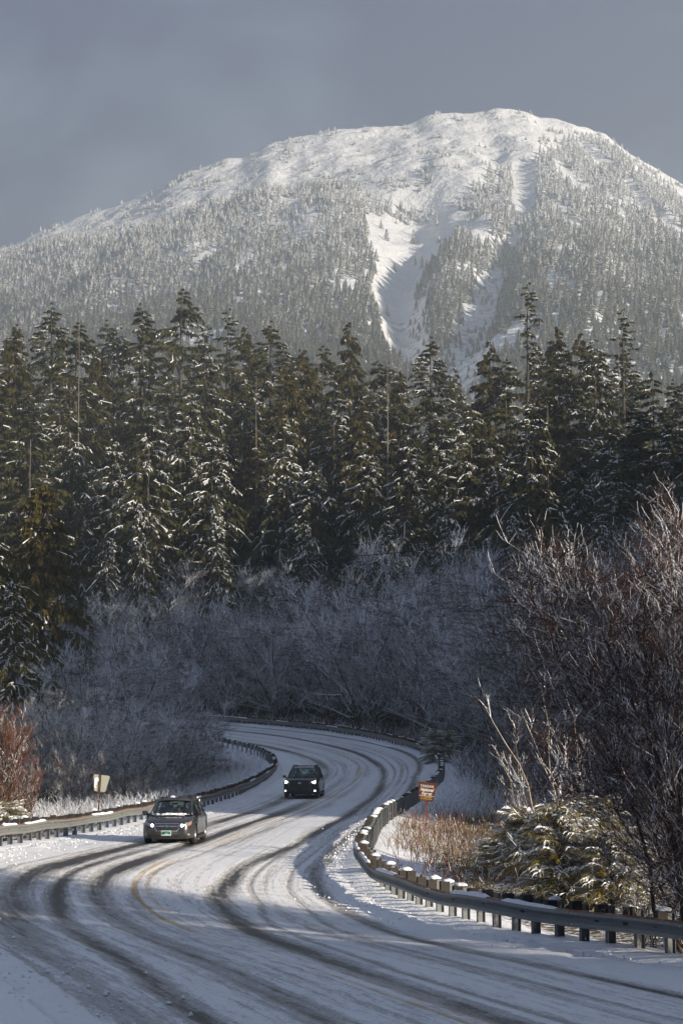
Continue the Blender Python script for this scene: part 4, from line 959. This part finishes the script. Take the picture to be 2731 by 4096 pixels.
def build_car(name, label, S_, loc, rz):
    root = empty(name, loc, rz); tag(root, label, 'car')
    L, W, H = S_['L'], S_['W'], S_['H']; hw = W / 2; yf = -L / 2; P = S_['paint']; wr = S_['wheel_r']; gc = S_['clear']
    ya, yb = yf + S_['axle_f'], yf + S_['axle_f'] + S_['wb']
    # body shell lofted through stations (y, half width, low, top, crown)
    st = [(yf + a, hw * w, lo, tp, cr) for a, w, lo, tp, cr in S_['stations']]
    V = []; n = 14
    for y, w, lo, tp, cr in st:
        half = [(0, lo), (w * .80, lo), (w * .95, lo + .07), (w, lo + .30 * (tp - lo)), (w * .995, lo + .66 * (tp - lo)), (w * .955, tp - .035), (w * .84, tp + cr * .55), (0, tp + cr)]
        ring = half + [(-a, b) for a, b in half[-2:0:-1]]
        V += [(a, y, b) for a, b in ring]
    m = MB(); N = len(st)
    m.add(V, [(i * n + k, i * n + (k + 1) % n, (i + 1) * n + (k + 1) % n, (i + 1) * n + k) for i in range(N - 1) for k in range(n)] + [tuple(range(n - 1, -1, -1)), tuple((N - 1) * n + k for k in range(n))])
    tmp = m.build('body', M[P], None, True, sub=2)
    cut = MB()
    for yy in (ya, yb):
        for sx in (-1, 1):
            x0 = sx * (hw - .26); x1 = sx * (hw + .2); cut.lathe([(min(x0, x1), .001), (min(x0, x1), wr + .055), (max(x0, x1), wr + .055), (max(x0, x1), .001)], 'x', 28, (0, yy, wr + .01))
    cme = cut.mesh('cut'); import bmesh
    bmm = bmesh.new(); bmm.from_mesh(cme); bmesh.ops.remove_doubles(bmm, verts=bmm.verts, dist=.004); bmesh.ops.recalc_face_normals(bmm, faces=bmm.faces); bmm.to_mesh(cme); bmm.free()
    cme.materials.append(M['plastic']); co = link('cut', cme)
    b = tmp.modifiers.new('arch', 'BOOLEAN'); b.object = co; b.operation = 'DIFFERENCE'; b.solver = 'EXACT'; b.material_mode = 'TRANSFER'
    me = evaluated(tmp); bpy.data.objects.remove(tmp); bpy.data.objects.remove(co)
    body = link('body', me, None, root)
    # front fascia
    zp = S_['fascia_z']; zo = S_['fascia_o']
    def fy(x, z): return yf + .07 * (x / hw) ** 2 + .42 * max(0, (abs(x) / hw - .62) / .38) ** 2.2 + float(np.interp(z, zp, zo))
    m = MB(); xs = np.linspace(-hw * .985, hw * .985, 25); zs = np.linspace(zp[0], zp[-1], 13)
    fz_edge = lambda x, z: zp[0] + .04 * (x / hw) ** 4 + (z - zp[0]) * (1 - .16 * (x / hw) ** 4)
    m.add([(x, fy(x, fz_edge(x, z)), fz_edge(x, z)) for z in zs for x in xs], [(j * 25 + i, j * 25 + i + 1, (j + 1) * 25 + i + 1, (j + 1) * 25 + i) for j in range(12) for i in range(24)])
    m.build('front_bumper', M[P], root, True)
    def panel(nm, poly, mat, parent=root, proud=.012, deep=.03):
        z0, z1 = min(c for _, c in poly), max(c for _, c in poly); nv, nu = 6, (12 if max(a for a, _ in poly) - min(a for a, _ in poly) > .3 else 6); rows_ = []
        for j in range(nv + 1):
            z = z0 + (z1 - z0) * (1e-4 + (1 - 2e-4) * j / nv); xs_ = []
            for (a0, c0), (a1, c1) in zip(poly, poly[1:] + poly[:1]):
                if (c0 - z) * (c1 - z) <= 0 and c0 != c1: xs_.append(a0 + (a1 - a0) * (z - c0) / (c1 - c0))
            rows_.append((min(xs_), max(xs_), z))
        pts = [(a + (b_ - a) * i / nu, z) for a, b_, z in rows_ for i in range(nu + 1)]; w_ = nu + 1
        m = MB(); m.add([(a, fy(a, z) - proud, z) for a, z in pts], [(j * w_ + i, j * w_ + i + 1, (j + 1) * w_ + i + 1, (j + 1) * w_ + i) for j in range(nv) for i in range(nu)])
        bd = [i for i in range(w_)] + [j * w_ + nu for j in range(1, nv + 1)] + [nv * w_ + i for i in range(nu - 1, -1, -1)] + [j * w_ for j in range(nv - 1, 0, -1)]; nb_ = len(bd)
        m.add([(pts[i][0], fy(*pts[i]) - proud, pts[i][1]) for i in bd] + [(pts[i][0], fy(*pts[i]) + deep, pts[i][1]) for i in bd], [(i, nb_ + i, nb_ + (i + 1) % nb_, (i + 1) % nb_) for i in range(nb_)])
        return m.build(nm, mat, parent)
    def frame_poly(nm, poly, grow_, mat, parent, proud):
        cx = sum(a for a, _ in poly) / len(poly); cz = sum(c for _, c in poly) / len(poly); m = MB()
        poly = [(a0 + (a1 - a0) * q / 6, c0 + (c1 - c0) * q / 6) for (a0, c0), (a1, c1) in zip(poly, poly[1:] + poly[:1]) for q in range(6)]; n_ = len(poly)
        o = [(cx + (a - cx) * (1 + grow_ / max(abs(a - cx), .05)) if abs(a - cx) > .02 else a, c + (grow_ if c > cz else -grow_)) for a, c in poly]
        pts = [(a, fy(a, c) - proud, c) for a, c in poly] + [(a, fy(a, c) - proud, c) for a, c in o]
        m.add(pts, [(i, (i + 1) % n_, n_ + (i + 1) % n_, n_ + i) for i in range(n_)]); return m.build(nm, mat, parent)
    g = panel('grille', S_['grille'], M['plastic'], root, .012)
    if S_['chrome']:
        frame_poly('grille_frame', S_['grille'], .022, M['chrome'], g, .018)
        gz = S_['emblem'][1]; gw = S_['bar']
        for sx in (-1, 1): panel('grille_bar', [(sx * .10, gz - .022), (sx * gw, gz - .012), (sx * gw, gz + .018), (sx * .10, gz + .022)][::sx], M['chrome'], g, .024)
    else: frame_poly('grille_frame', S_['grille'], .02, M['plastic'], g, .02)
    ex, ez, erx, erz = S_['emblem_full']
    e = panel('emblem', ell(ex, ez, erx, erz, 20), M['chrome'], g, .028); panel('emblem_field', ell(ex, ez, erx * .86, erz * .8, 20), M['emblem'], e, .031)
    for k, (a, c, s_) in enumerate([(-.5, .25, .2), (-.1, .35, .11), (.25, .15, .11), (.1, -.35, .11), (-.3, -.25, .11), (.5, -.2, .11)]):
        panel('emblem_star', [(ex + erx * a + s_ * erx * .9 * math.cos(q * math.pi / 2) * (1.6 if q % 2 == 0 else 1), ez + erz * c + s_ * erz * 1.8 * math.sin(q * math.pi / 2)) for q in range(4)], M['chrome'], e, .034)
    panel('lower_intake', S_['intake'], M['plastic'])
    if S_.get('lip'): panel('bumper_lip', S_['lip'], M['plastic'], root, .03, .05)
    for sx in (1, -1):
        pl = S_['headlight'] if sx > 0 else mirror(S_['headlight'])
        hl = panel('headlight', pl, M['lens'], root, .010); hx, hz_, hr = S_['lamp']
        panel('lamp', ell(sx * hx, hz_, hr, hr, 14), M['lamp'], hl, .022)
        if S_.get('amber'): ax, az, ar = S_['amber']; panel('indicator', ell(sx * ax, az, ar * .8, ar, 10), M['amber'], hl, .020)
        if S_.get('drl'):
            for poly in S_['drl']: panel('running_light', poly if sx > 0 else mirror(poly), M['lamp_small'], hl, .020)
        fx_, fz_, fr_ = S_['fog']
        fz = panel('fog_recess', S_['fog_recess'] if sx > 0 else mirror(S_['fog_recess']), M['plastic'], root, .008)
        if S_['chrome']: frame_poly('fog_trim', S_['fog_recess'] if sx > 0 else mirror(S_['fog_recess']), .016, M[P], fz, .016)
        panel('fog_lamp', ell(sx * fx_, fz_, fr_, fr_, 12), M['lamp_small'] if S_['fog_lit'] else M['fog_off'], fz, .020)
        # mirrors
        mxm, mz = S_['mirror']; m = MB(); m.box((sx * mxm, yf + S_['ws'][0] + .28, mz), (.20, .13, .145)); o = m.build('side_mirror', M['plastic'] if not S_['chrome'] else M[P], root, True, sub=0); o.modifiers.new('bv', 'BEVEL').width = .04; o.modifiers['bv'].segments = 3
        m = MB(); m.box((sx * (mxm - .13), yf + S_['ws'][0] + .30, mz - .07), (.12, .05, .05)); m.build('arm', M['plastic'], o)
        # wheels
        for yy in (ya, yb):
            w_ = empty('wheel', (sx * (hw - .125), yy, wr)); w_.parent = root
            m = MB(); m.lathe([(-.10, wr * .66), (-.105, wr * .9), (-.085, wr * .98), (0, wr), (.085, wr * .98), (.105, wr * .9), (.10, wr * .66)], 'x', 32); m.build('tyre', M['rubber'], w_, True)
            m = MB(); m.lathe([(sx * .03, .001), (sx * .05, wr * .12), (sx * .03, wr * .2), (sx * .02, wr * .21)], 'x', 24); m.lathe([(sx * .09, wr * .67), (sx * .07, wr * .60), (-sx * .09, wr * .60)], 'x', 24)
            for q in range(5):
                a = q * 2 * math.pi / 5; m.add([(sx * .035, wr * r_ * math.cos(a + d_), wr * r_ * math.sin(a + d_)) for r_, d_ in ((.12, -.5), (.12, .5), (.64, .16), (.64, -.16))] + [(-sx * .0, wr * r_ * math.cos(a + d_), wr * r_ * math.sin(a + d_)) for r_, d_ in ((.12, -.5), (.12, .5), (.64, .16), (.64, -.16))], [(0, 1, 2, 3), (7, 6, 5, 4), (0, 3, 7, 4), (1, 5, 6, 2), (2, 6, 7, 3)])
            m.build('rim', M[S_['rim']], w_, True)
    if S_.get('plate'):
        cx, cz = S_['plate']; fr0 = panel('licence_plate', [(cx - .165, cz - .085), (cx + .165, cz - .085), (cx + .165, cz + .085), (cx - .165, cz + .085)], M['plate_white'], root, .022)
        panel('plate_face', [(cx - .145, cz - .065), (cx + .145, cz - .065), (cx + .145, cz + .066), (cx - .145, cz + .066)], M['plate'], fr0, .026)
        panel('plate_picture', [(cx - .14, cz - .055), (cx + .14, cz - .055), (cx + .10, cz - .03), (cx + .05, cz - .045), (cx - .02, cz + .01), (cx - .06, cz - .04)], M['plate_white'], fr0, .029)
        for tx, w2, ox, oz, sz in (('HBL 615', 1.0, 0, .0, .088), ('ALASKA', 1.0, 0, .052, .026)):
            o = link('plate_lettering', text_mesh(tx, sz, .002, 0, .95, .001), M['ink'], fr0); o.location = (cx + ox, fy(cx, cz) - .032, cz + oz); o.rotation_euler = (R(90), 0, 0)
    # greenhouse
    yb0, zb0, wb0 = S_['ws']; yt0, zt0, wt0 = S_['ws_top']; yr, zr_, wr_ = S_['roof_rear']; yl, zl, wl_ = S_['tail']
    yb0, yt0, yr, yl = yf + yb0, yf + yt0, yf + yr, yf + yl
    def patch(c00, c10, c11, c01, nu, nv, bul=0.0, ax=1, sgn=-1):
        pts = []
        for j in range(nv + 1):
            for i in range(nu + 1):
                u, v = i / nu, j / nv; q = [(c00[k] * (1 - u) + c10[k] * u) * (1 - v) + (c01[k] * (1 - u) + c11[k] * u) * v for k in range(3)]
                q[ax] += sgn * bul * (1 - (2 * u - 1) ** 2); pts.append(q)
        return pts, [(j * (nu + 1) + i, j * (nu + 1) + i + 1, (j + 1) * (nu + 1) + i + 1, (j + 1) * (nu + 1) + i) for j in range(nv) for i in range(nu)]
    wsg = MB(); wsg.add(*patch((-wb0, yb0, zb0), (wb0, yb0, zb0), (wt0, yt0, zt0), (-wt0, yt0, zt0), 10, 4, .10)); wsg.build('windscreen', M['glass'], root, True)
    rf = MB(); pts, fc = patch((-wt0 - .02, yt0 - .02, zt0 + .005), (wt0 + .02, yt0 - .02, zt0 + .005), (wr_, yr, zr_), (-wr_, yr, zr_), 10, 8, 0)
    for q in pts:
        t_ = (q[1] - yt0) / (yr - yt0); q[2] += (H - max(zt0, zr_)) * 1.0 * max(0, math.sin(math.pi * min(max(t_, 0), 1))) ** .45 * .95 + .03 * (1 - (q[0] / wt0) ** 2); q[1] -= .10 * (1 - (q[0] / (wt0 + .02)) ** 2) * max(0, 1 - t_ * 3)
    nb = len(pts); rf.add(pts + [(q[0], q[1], q[2] - .04) for q in pts], fc + [tuple(i + nb for i in f[::-1]) for f in fc]); roof = rf.build('roof', M[P], root, True)
    rg = MB(); rg.add(*patch((-wl_, yl, zl), (wl_, yl, zl), (wr_ * .95, yr, zr_), (-wr_ * .95, yr, zr_), 8, 4, .08, 1, 1)); rg.build('rear_window', M['glass'], root, True)
    for sx in (-1, 1):
        for nm, pts_, rad in (('front_pillar', [(sx * wb0, yb0, zb0 - .03), (sx * (wb0 + wt0) / 2 * 1.01, (yb0 + yt0) / 2 - .01, (zb0 + zt0) / 2 + .01), (sx * wt0, yt0, zt0), (sx * wt0, yt0 + .2, zt0 + .025)], .034),
                              ('roof_edge', [(sx * wt0, yt0, zt0), (sx * (wt0 + wr_) / 2, (yt0 + yr) / 2, max(zt0, zr_) + (H - max(zt0, zr_)) * .75), (sx * wr_, yr, zr_)], .036), ('rear_pillar', [(sx * wr_, yr, zr_), (sx * wl_, yl, zl - .05)], .06)):
            m = MB(); m.tube(pts_, rad, 8); m.build(nm, M[P], root, True)
        ds = yt0 + .55; zb_ = S_['belt']
        for nm, y0, y1, ztop0, ztop1, y0t, y1t in (('front_side_window', yb0 + .15, ds, zt0, zt0 + .03, yt0 + .05, ds), ('rear_side_window', ds + .06, ds + .95, zt0 + .03, zt0 + .02, ds + .06, ds + .85), ('quarter_window', ds + 1.0, yl - .15, zt0 + .02, zr_ - .02, ds + .92, yr - .05)):
            m = MB(); pts, fc = patch((sx * (wb0 + .055), y0, zb_), (sx * (wb0 + .055), y1, zb_), (sx * wt0 * 1.0, y1t, ztop1), (sx * wt0 * 1.0, y0t, ztop0), 4, 3, .01, 0, sx); m.add(pts, fc); m.build(nm, M['glass'], root, True)
        for yy in (ds + .03, ds + .98):
            m = MB(); m.tube([(sx * (wb0 + .06), yy, zb_ - .03), (sx * wt0 * 1.0, yy - .02, zt0 + .02)], .032, 6); m.build('door_pillar', M['plastic'], root, True)
        m = MB(); m.tube([(sx * (wt0 - .02), yt0 + .10, zt0 + (H - zt0) * .5), (sx * (wt0 - .02), yt0 + .42, zt0 + (H - zt0) * .8 + .05), (sx * (wr_ - .03), yr - .35, zr_ + (H - zr_) * .8 + .04), (sx * (wr_ - .03), yr - .2, zr_ + .0)], .026, 8); m.build('roof_rail', M['plastic'], root, True)
        for y0, y1 in ((ya + wr + .12, ds), (ds + .01, yb - .16)):
            m = MB(); z0, z1 = gc + .16, S_['belt'] - .03; m.box((sx * (hw * .985), (y0 + y1) / 2, (z0 + z1) / 2), (.025, y1 - y0 - .012, z1 - z0)); d_ = m.build('door', M[P], root, bevel=.01)
            m = MB(); m.box((sx * (hw + .015), y1 - .15, z1 - .09), (.03, .17, .03)); m.build('door_handle', M[P], d_, bevel=.008)
        m = MB(); m.box((sx * hw * .96, (ya + yb) / 2, gc + .03), (.07, S_['wb'] - 2 * wr - .16, .10)); m.build('sill', M['plastic'], root)
        m = MB(); m.box((sx * hw * .64, -yf - .05, S_['belt'] - .14), (.22, .06, .14)); m.build('tail_light', M['sign_brown'], root, bevel=.02)
    # interior
    for sx in (-1, 1):
        m = MB(); m.box((sx * .36, yb0 + 1.32, S_['belt'] - .06), (.46, .14, .50)); m.box((sx * .36, yb0 + 1.36, S_['belt'] + .30), (.24, .09, .17)); m.build('front_seat', M['seat'], root, bevel=.04)
        m = MB(); m.box((sx * .36, yb0 + 2.25, S_['belt'] + .15), (.22, .09, .15)); m.build('rear_headrest', M['seat'], root, bevel=.03)
    m = MB(); m.box((0, yb0 + 2.3, S_['belt'] - .06), (1.2, .14, .34)); m.build('rear_seat', M['seat'], root, bevel=.04)
    m = MB(); m.box((0, yb0 + .42, zb0 - .02), (wb0 * 1.75, .42, .07)); m.build('dashboard', M['plastic'], root, bevel=.02)
    m = MB(); m.tube([(.36 + .19 * math.cos(a), yb0 + .78 + .06 * math.sin(a), zb0 + .0 + .18 * math.sin(a)) for a in np.linspace(0, 2 * math.pi, 17)], .015, 6); m.build('steering_wheel', M['plastic'], root, True)
    m = MB(); m.box((0, yt0 + .02, zt0 - .09), (.22, .03, .065)); m.build('rear_view_mirror', M['plastic'], root, bevel=.01)
    for x0, x1 in ((-.55, -.08), (.02, .55)):
        m = MB(); m.tube([(x0, yb0 - .02 - .1 * (1 - (x0 / wb0) ** 2), zb0 + .02), ((x0 + x1) / 2, yb0 + .06 - .1, zb0 + .045), (x1, yb0 + .02 - .1 * (1 - (x1 / wb0) ** 2), zb0 + .03)], .012, 5); m.build('wiper', M['plastic'], root)
    m = MB(); m.box((0, (ya + yb) / 2, gc + .04), (W * .6, L * .75, .12)); m.build('underbody', M['plastic'], root)
    return root, fy, (yb0, zb0, wb0)

CAR1 = dict(L=4.45, W=1.74, H=1.45, wheel_r=.315, clear=.16, axle_f=.88, wb=2.645, paint='paint_grey', chrome=True, rim='alloy', belt=.98, rail_h=.055,
    stations=[(.13, .60, .24, .64, .02), (.26, .82, .21, .71, .045), (.44, .94, .20, .77, .055), (.70, .99, .19, .83, .06), (1.0, 1.0, .18, .90, .06), (1.30, 1.0, .18, .95, .03), (2.2, 1.0, .18, .97, 0), (3.2, 1.0, .18, .98, 0), (4.0, .985, .20, .98, 0), (4.33, .93, .26, .96, 0), (4.44, .84, .36, .90, 0)],
    fascia_z=[.19, .30, .46, .60, .69, .745], fascia_o=[.07, .02, .0, .02, .06, .14],
    grille=[(-.33, .455), (.33, .455), (.40, .56), (.385, .675), (-.385, .675), (-.40, .56)], bar=.37, emblem=(0, .60), emblem_full=(0, .60, .085, .043),
    intake=[(-.47, .215), (.47, .215), (.42, .325), (-.42, .325)], headlight=[(.43, .585), (.70, .60), (.79, .66), (.785, .765), (.62, .70), (.45, .655)], lamp=(.50, .625, .044), amber=(.735, .665, .035),
    fog=(.715, .325, .04), fog_recess=[(.60, .27), (.76, .28), (.79, .37), (.72, .40), (.62, .36)], fog_lit=False, plate=(-.02, .375), mirror=(.93, 1.0),
    ws=(1.02, .97, .69), ws_top=(1.78, 1.385, .575), roof_rear=(3.75, 1.37, .55), tail=(4.28, .98, .66))
CAR2 = dict(L=5.0, W=1.93, H=1.80, wheel_r=.375, clear=.22, axle_f=.95, wb=2.89, paint='paint_olive', chrome=False, rim='dark_alloy', belt=1.18, rail_h=.06,
    stations=[(.13, .60, .32, .90, .03), (.26, .82, .28, .99, .04), (.44, .94, .26, 1.04, .045), (.70, .99, .25, 1.08, .05), (1.0, 1.0, .24, 1.12, .05), (1.35, 1.0, .24, 1.16, .03), (2.3, 1.0, .24, 1.17, 0), (3.5, 1.0, .24, 1.18, 0), (4.5, .985, .26, 1.18, 0), (4.87, .93, .34, 1.14, 0), (4.98, .86, .45, 1.05, 0)],
    fascia_z=[.26, .40, .62, .86, .97, 1.04], fascia_o=[.09, .03, .0, .015, .05, .14],
    grille=[(-.42, .60), (.42, .60), (.54, .82), (.49, .975), (-.49, .975), (-.54, .82)], bar=.4, emblem=(0, .85), emblem_full=(0, .845, .10, .052),
    intake=[(-.55, .27), (.55, .27), (.47, .50), (-.47, .50)], lip=[(-.80, .25), (.80, .25), (.80, .33), (-.80, .33)], headlight=[(.54, .80), (.84, .79), (.885, .86), (.88, 1.0), (.74, .95), (.56, .88)], lamp=(.775, .875, .042),
    drl=[[(.835, .80), (.86, .81), (.875, .985), (.85, .975)], [(.66, .905), (.85, .965), (.85, .985), (.66, .925)]], fog=(.83, .42, .042), fog_recess=[(.60, .36), (.87, .37), (.88, .53), (.66, .56)], fog_lit=True, mirror=(1.04, 1.20),
    ws=(1.12, 1.17, .80), ws_top=(1.78, 1.66, .64), roof_rear=(4.35, 1.66, .62), tail=(4.80, 1.18, .76))

def car_pose(x, y, head_extra=0.0):
    i, lat_, _ = nearest(np.array([x]), np.array([y])); i = int(i[0]); tg = -RT[i]
    return (x, y, float(RZ[i] + RB[i] * lat_[0]) + .0), math.atan2(tg[1], tg[0]) + math.pi / 2 + head_extra
def offset_front(front, L):
    loc, rz = car_pose(*front); h = (math.sin(rz), -math.cos(rz)); c = (front[0] - h[0] * L / 2, front[1] - h[1] * L / 2)
    loc, rz = car_pose(*c); return loc, rz
loc1, rz1 = offset_front((-5.80, 67.2), CAR1['L'])
car1, fy1, (yb1, zb1, wb1) = build_car('parked_car'.replace('parked_', ''), 'dark grey hatchback with lit headlights, chrome grille and snow on its bonnet', CAR1, loc1, rz1)
# snow left along the windscreen base and bonnet of the first car
r = np.random.default_rng(9)
def snow_ridge(x0, x1, y_of, z_of, wid, hmax, n=46):
    xs_ = np.linspace(x0, x1, n); q = fbm(xs_ * 9, xs_ * 0 + x0 * 7, 19, 3); h = hmax * np.clip((q - .30) * 2.4, 0.02, 1) * np.clip(np.minimum(xs_ - x0, x1 - xs_) / .06, .05, 1); w = wid * (.5 + .8 * fbm(xs_ * 14, xs_ * 0 + 5, 23, 2)) * np.clip(h / hmax * 2, .25, 1)
    V = []
    for x, hh_, ww in zip(xs_, h, w):
        for f, g_ in ((-1, -.25), (-.8, .5), (-.2, 1), (.5, .8), (1, -.25)): V.append((x, y_of(x) + f * ww, z_of(x) + hh_ * g_))
    m = MB(); m.add(V, [(i * 5 + k, (i + 1) * 5 + k, (i + 1) * 5 + k + 1, i * 5 + k + 1) for i in range(n - 1) for k in range(4)]); m.build('snow_ridge', M['snow_clump'], car1, True)
snow_ridge(-.66, .64, lambda x: yb1 - .05 - .10 * (1 - (x / wb1) ** 2), lambda x: zb1 - .005, .05, .055)
snow_ridge(-.52, .50, lambda x: yb1 - .33 + .10 * (x / .5) ** 2, lambda x: .955 - .05 * (x / .6) ** 2, .05, .022)
make_person(loc1, rz1, (.36, yb1 + 1.12, .60), 'driver in a dark jacket behind the windscreen of the grey hatchback', 1.0)
make_person(loc1, rz1, (-.02, yb1 + 2.0, .50), 'passenger in dark clothes on the rear seat of the grey hatchback', .92)
loc2, rz2 = offset_front((-2.35, 113.5), CAR2['L'])
build_car('sport_utility_vehicle', 'dark olive SUV with lit headlights and black grille coming round the bend', CAR2, loc2, rz2)

# ------------------------------------------------------------------ signs
def trapezoid(wt, wb, h, rad, lean=0.0):
    c = [(-wb / 2, -h / 2), (wb / 2, -h / 2), (wt / 2, h / 2), (-wt / 2, h / 2)]; out = []
    for i in range(4):
        p0, p1, p2 = Vector(c[i - 1]), Vector(c[i]), Vector(c[(i + 1) % 4]); a = p1 + (p0 - p1).normalized() * rad; b = p1 + (p2 - p1).normalized() * rad
        for k in range(6):
            t_ = k / 5; q = a * (1 - t_) ** 2 + p1 * 2 * t_ * (1 - t_) + b * t_ ** 2; out.append((q.x, q.y))
    return out
def channel(m, h, w=.06, d=.035):
    m.box((0, d / 2, h / 2), (w, .006, h)); m.box((-w / 2, 0, h / 2), (.006, d, h)); m.box((w / 2, 0, h / 2), (.006, d, h))
sx_, sy_ = 3.55, 84.8; sz_ = float(ground_z(np.array([sx_]), np.array([sy_]))[0])
sign = empty('forest_sign', (sx_, sy_, sz_ - .05), R(-14)); tag(sign, 'rust-brown trapezoid forest sign with white lettering on a brown post beside the right guardrail', 'sign')
m = MB(); m.box((0, 0, .95), (.065, .04, 1.95)); po = m.build('post', M['sign_post'], sign, bevel=.005); po.rotation_euler = (0, R(1.2), 0)
m = MB()
for k in range(24): m.lathe([(-.001, .0105), (.001, .008)], 'y', 8, (0, -.0215, .12 + k * .042))
m.build('post_hole', M['block'], po)['kind'] = 'stuff'
pz = 1.56
def spanel(nm, poly, mat, y0, y1, parent):
    m = MB(); m.prism(poly, lambda a, c, k: (a, y1 if k else y0, c)); return m.build(nm, mat, parent)
face = spanel('panel', trapezoid(1.28, .92, 1.20, .13), M['sign_brown'], 0, -.012, sign); face.location = (.04, -.035, pz); face.rotation_euler = (0, R(5.5), 0); face.scale = (.64, .8, .66)
for tx, mat, size, bold, shear, z_, sp in (('TONGASS', 'sign_white', .185, .006, 0, .345, 1.12), ('National', 'sign_white', .27, .009, .28, .115, .95), ('Forest', 'sign_white', .27, .009, .28, -.125, .95), ('U.S. DEPARTMENT', 'sign_gold', .085, .003, 0, -.345, 1.08), ('OF AGRICULTURE', 'sign_gold', .085, .003, 0, -.455, 1.08)):
    o = link('lettering', text_mesh(tx, size, bold, shear, sp, .002), M[mat], face); o.location = (-.02 if mat == 'sign_white' else 0, -.016, z_); o.rotation_euler = (R(90), 0, 0)
spanel('line', [(-.50, -.275), (.495, -.275), (.50, -.248), (-.505, -.248)], M['sign_white'], -.013, -.016, face)
for bx_, bz_ in ((0, .47), (0, -.53)):
    m = MB(); m.lathe([(-.024, .002), (-.022, .014), (-.012, .018)], 'y', 10, (bx_, 0, bz_)); m.build('bolt', M['pale_metal'], face, True)
m = MB(); m.add([(-.10 + dx, -.019, .36 + dz) for dx, dz in ((0, .10), (.02, .0), (.035, -.10), (.0, -.15), (-.02, -.08), (-.03, .02))], [(0, 1, 2, 3, 4, 5)][:1]); m.build('scuff', M['pale_metal'], face)

bx, by = -10.85, 90.0; bz = float(ground_z(np.array([bx]), np.array([by]))[0])
bs = empty('sign_seen_from_behind', (bx, by, bz - .1), R(8)); tag(bs, 'back of a small grey metal sign on a rusty post behind the left guardrail', 'sign')
m = MB(); channel(m, 2.32); po = m.build('post', M['rusty_post'], bs); po.rotation_euler = (0, R(3), 0)
pan = spanel('panel', trapezoid(.74, .50, .74, .09), M['sign_back'], .045, .036, bs); pan.location = (.13, 0, 1.93); pan.rotation_euler = (0, R(7), 0)
r = np.random.default_rng(31)
for k in range(11):
    m = MB(); m.lathe([(.034, .016), (.028, .014), (.024, .003)], 'y', 8, (float(r.uniform(.08, .28)), 0, float(r.uniform(-.28, .28)))); m.build('rivet', M['pale_metal'], pan, True)
m = MB(); m.add([(-.33 + .22 * a, .018, .19 - .47 * b_ ) for a, b_ in ((.1, 0), (.7, -.12), (1.0, .0), (.95, .25), (.6, .35), (.75, .55), (.45, .62), (.7, .8), (.5, .95), (.25, .8), (.2, .4))] + [(-.33 + .22 * a, .035, .19 - .47 * b_) for a, b_ in ((.1, 0), (.7, -.12), (1.0, .0), (.95, .25), (.6, .35), (.75, .55), (.45, .62), (.7, .8), (.5, .95), (.25, .8), (.2, .4))],
          [tuple(range(11))] + [(i, 11 + i, 11 + (i + 1) % 11, (i + 1) % 11) for i in range(11)]); m.build('stuck_snow', M['snow_clump'], pan)
spanel('sticker', [(-.25, -.31), (-.20, -.34), (-.155, -.31), (-.20, -.265)], M['yellow_sticker'], .034, .031, pan)

# ------------------------------------------------------------------ power line
poles = []
for x, y, lb in ((-62, 150, 'wooden utility pole left of the olive cedar carrying the power line'), (58, 150, 'wooden utility pole on the right slope carrying the power line')):
    zg = float(ground_z(np.array([x]), np.array([y]), False)[0]); tz = 16.5 if x < 0 else 27.5
    pr = empty('utility_pole', (x, y, zg - .5)); tag(pr, lb, 'utility pole')
    m = MB(); m.tube([(0, 0, 0), (0, 0, tz - zg + 1.2)], [.17, .12], 10); m.build('pole', M['pole'], pr, True)
    m = MB(); m.box((0, 0, tz - zg + .3), (.12, 2.4, .14)); ca_ = m.build('crossarm', M['pole'], pr)
    for q in (-1, 0, 1):
        m = MB(); m.lathe([(0, .05), (.05, .07), (.10, .05), (.16, .03)], 'z', 8, (0, q, tz - zg + .37)); m.build('insulator', M['pale_metal'], pr, True)
    poles.append((x, y, tz))
for k, (dz0, dz1, dy, lb) in enumerate(((.9, .9, 0, 'uppermost power wire of three across the forest wall'), (-.9, -1.3, 1.0, 'middle power wire of three across the forest wall'), (-4.1, -4.4, -1.0, 'lowest power wire of three across the forest wall'))):
    (x0, y0, z0), (x1, y1, z1) = poles; pts = []
    for q in np.linspace(0, 1, 41): pts.append((x0 + (x1 - x0) * q, y0 + dy, z0 + dz0 + (z1 + dz1 - z0 - dz0) * q - 2.0 * 4 * q * (1 - q) * .35))
    m = MB(); m.tube(pts, .032, 5); tag(m.build('power_wire', M['wire'], None), lb, 'wire')

# ---HAZE
hz = MB(); hz.box((0, 1065, 326), (1530, 2740, 684))
haze = hz.build('haze', None)
t = NT('thin_haze'); pv = t.n.new('ShaderNodeVolumePrincipled'); pv.inputs['Color'].default_value = (0.78, 0.90, 0.96, 1); pv.inputs['Density'].default_value = HAZE_DENSITY; pv.inputs['Anisotropy'].default_value = 0.2
t.l.new(pv.outputs[0], t.out.inputs['Volume']); haze.data.materials.append(t.m)
tag(haze, 'thin pale haze filling the valley', 'haze', kind='stuff')
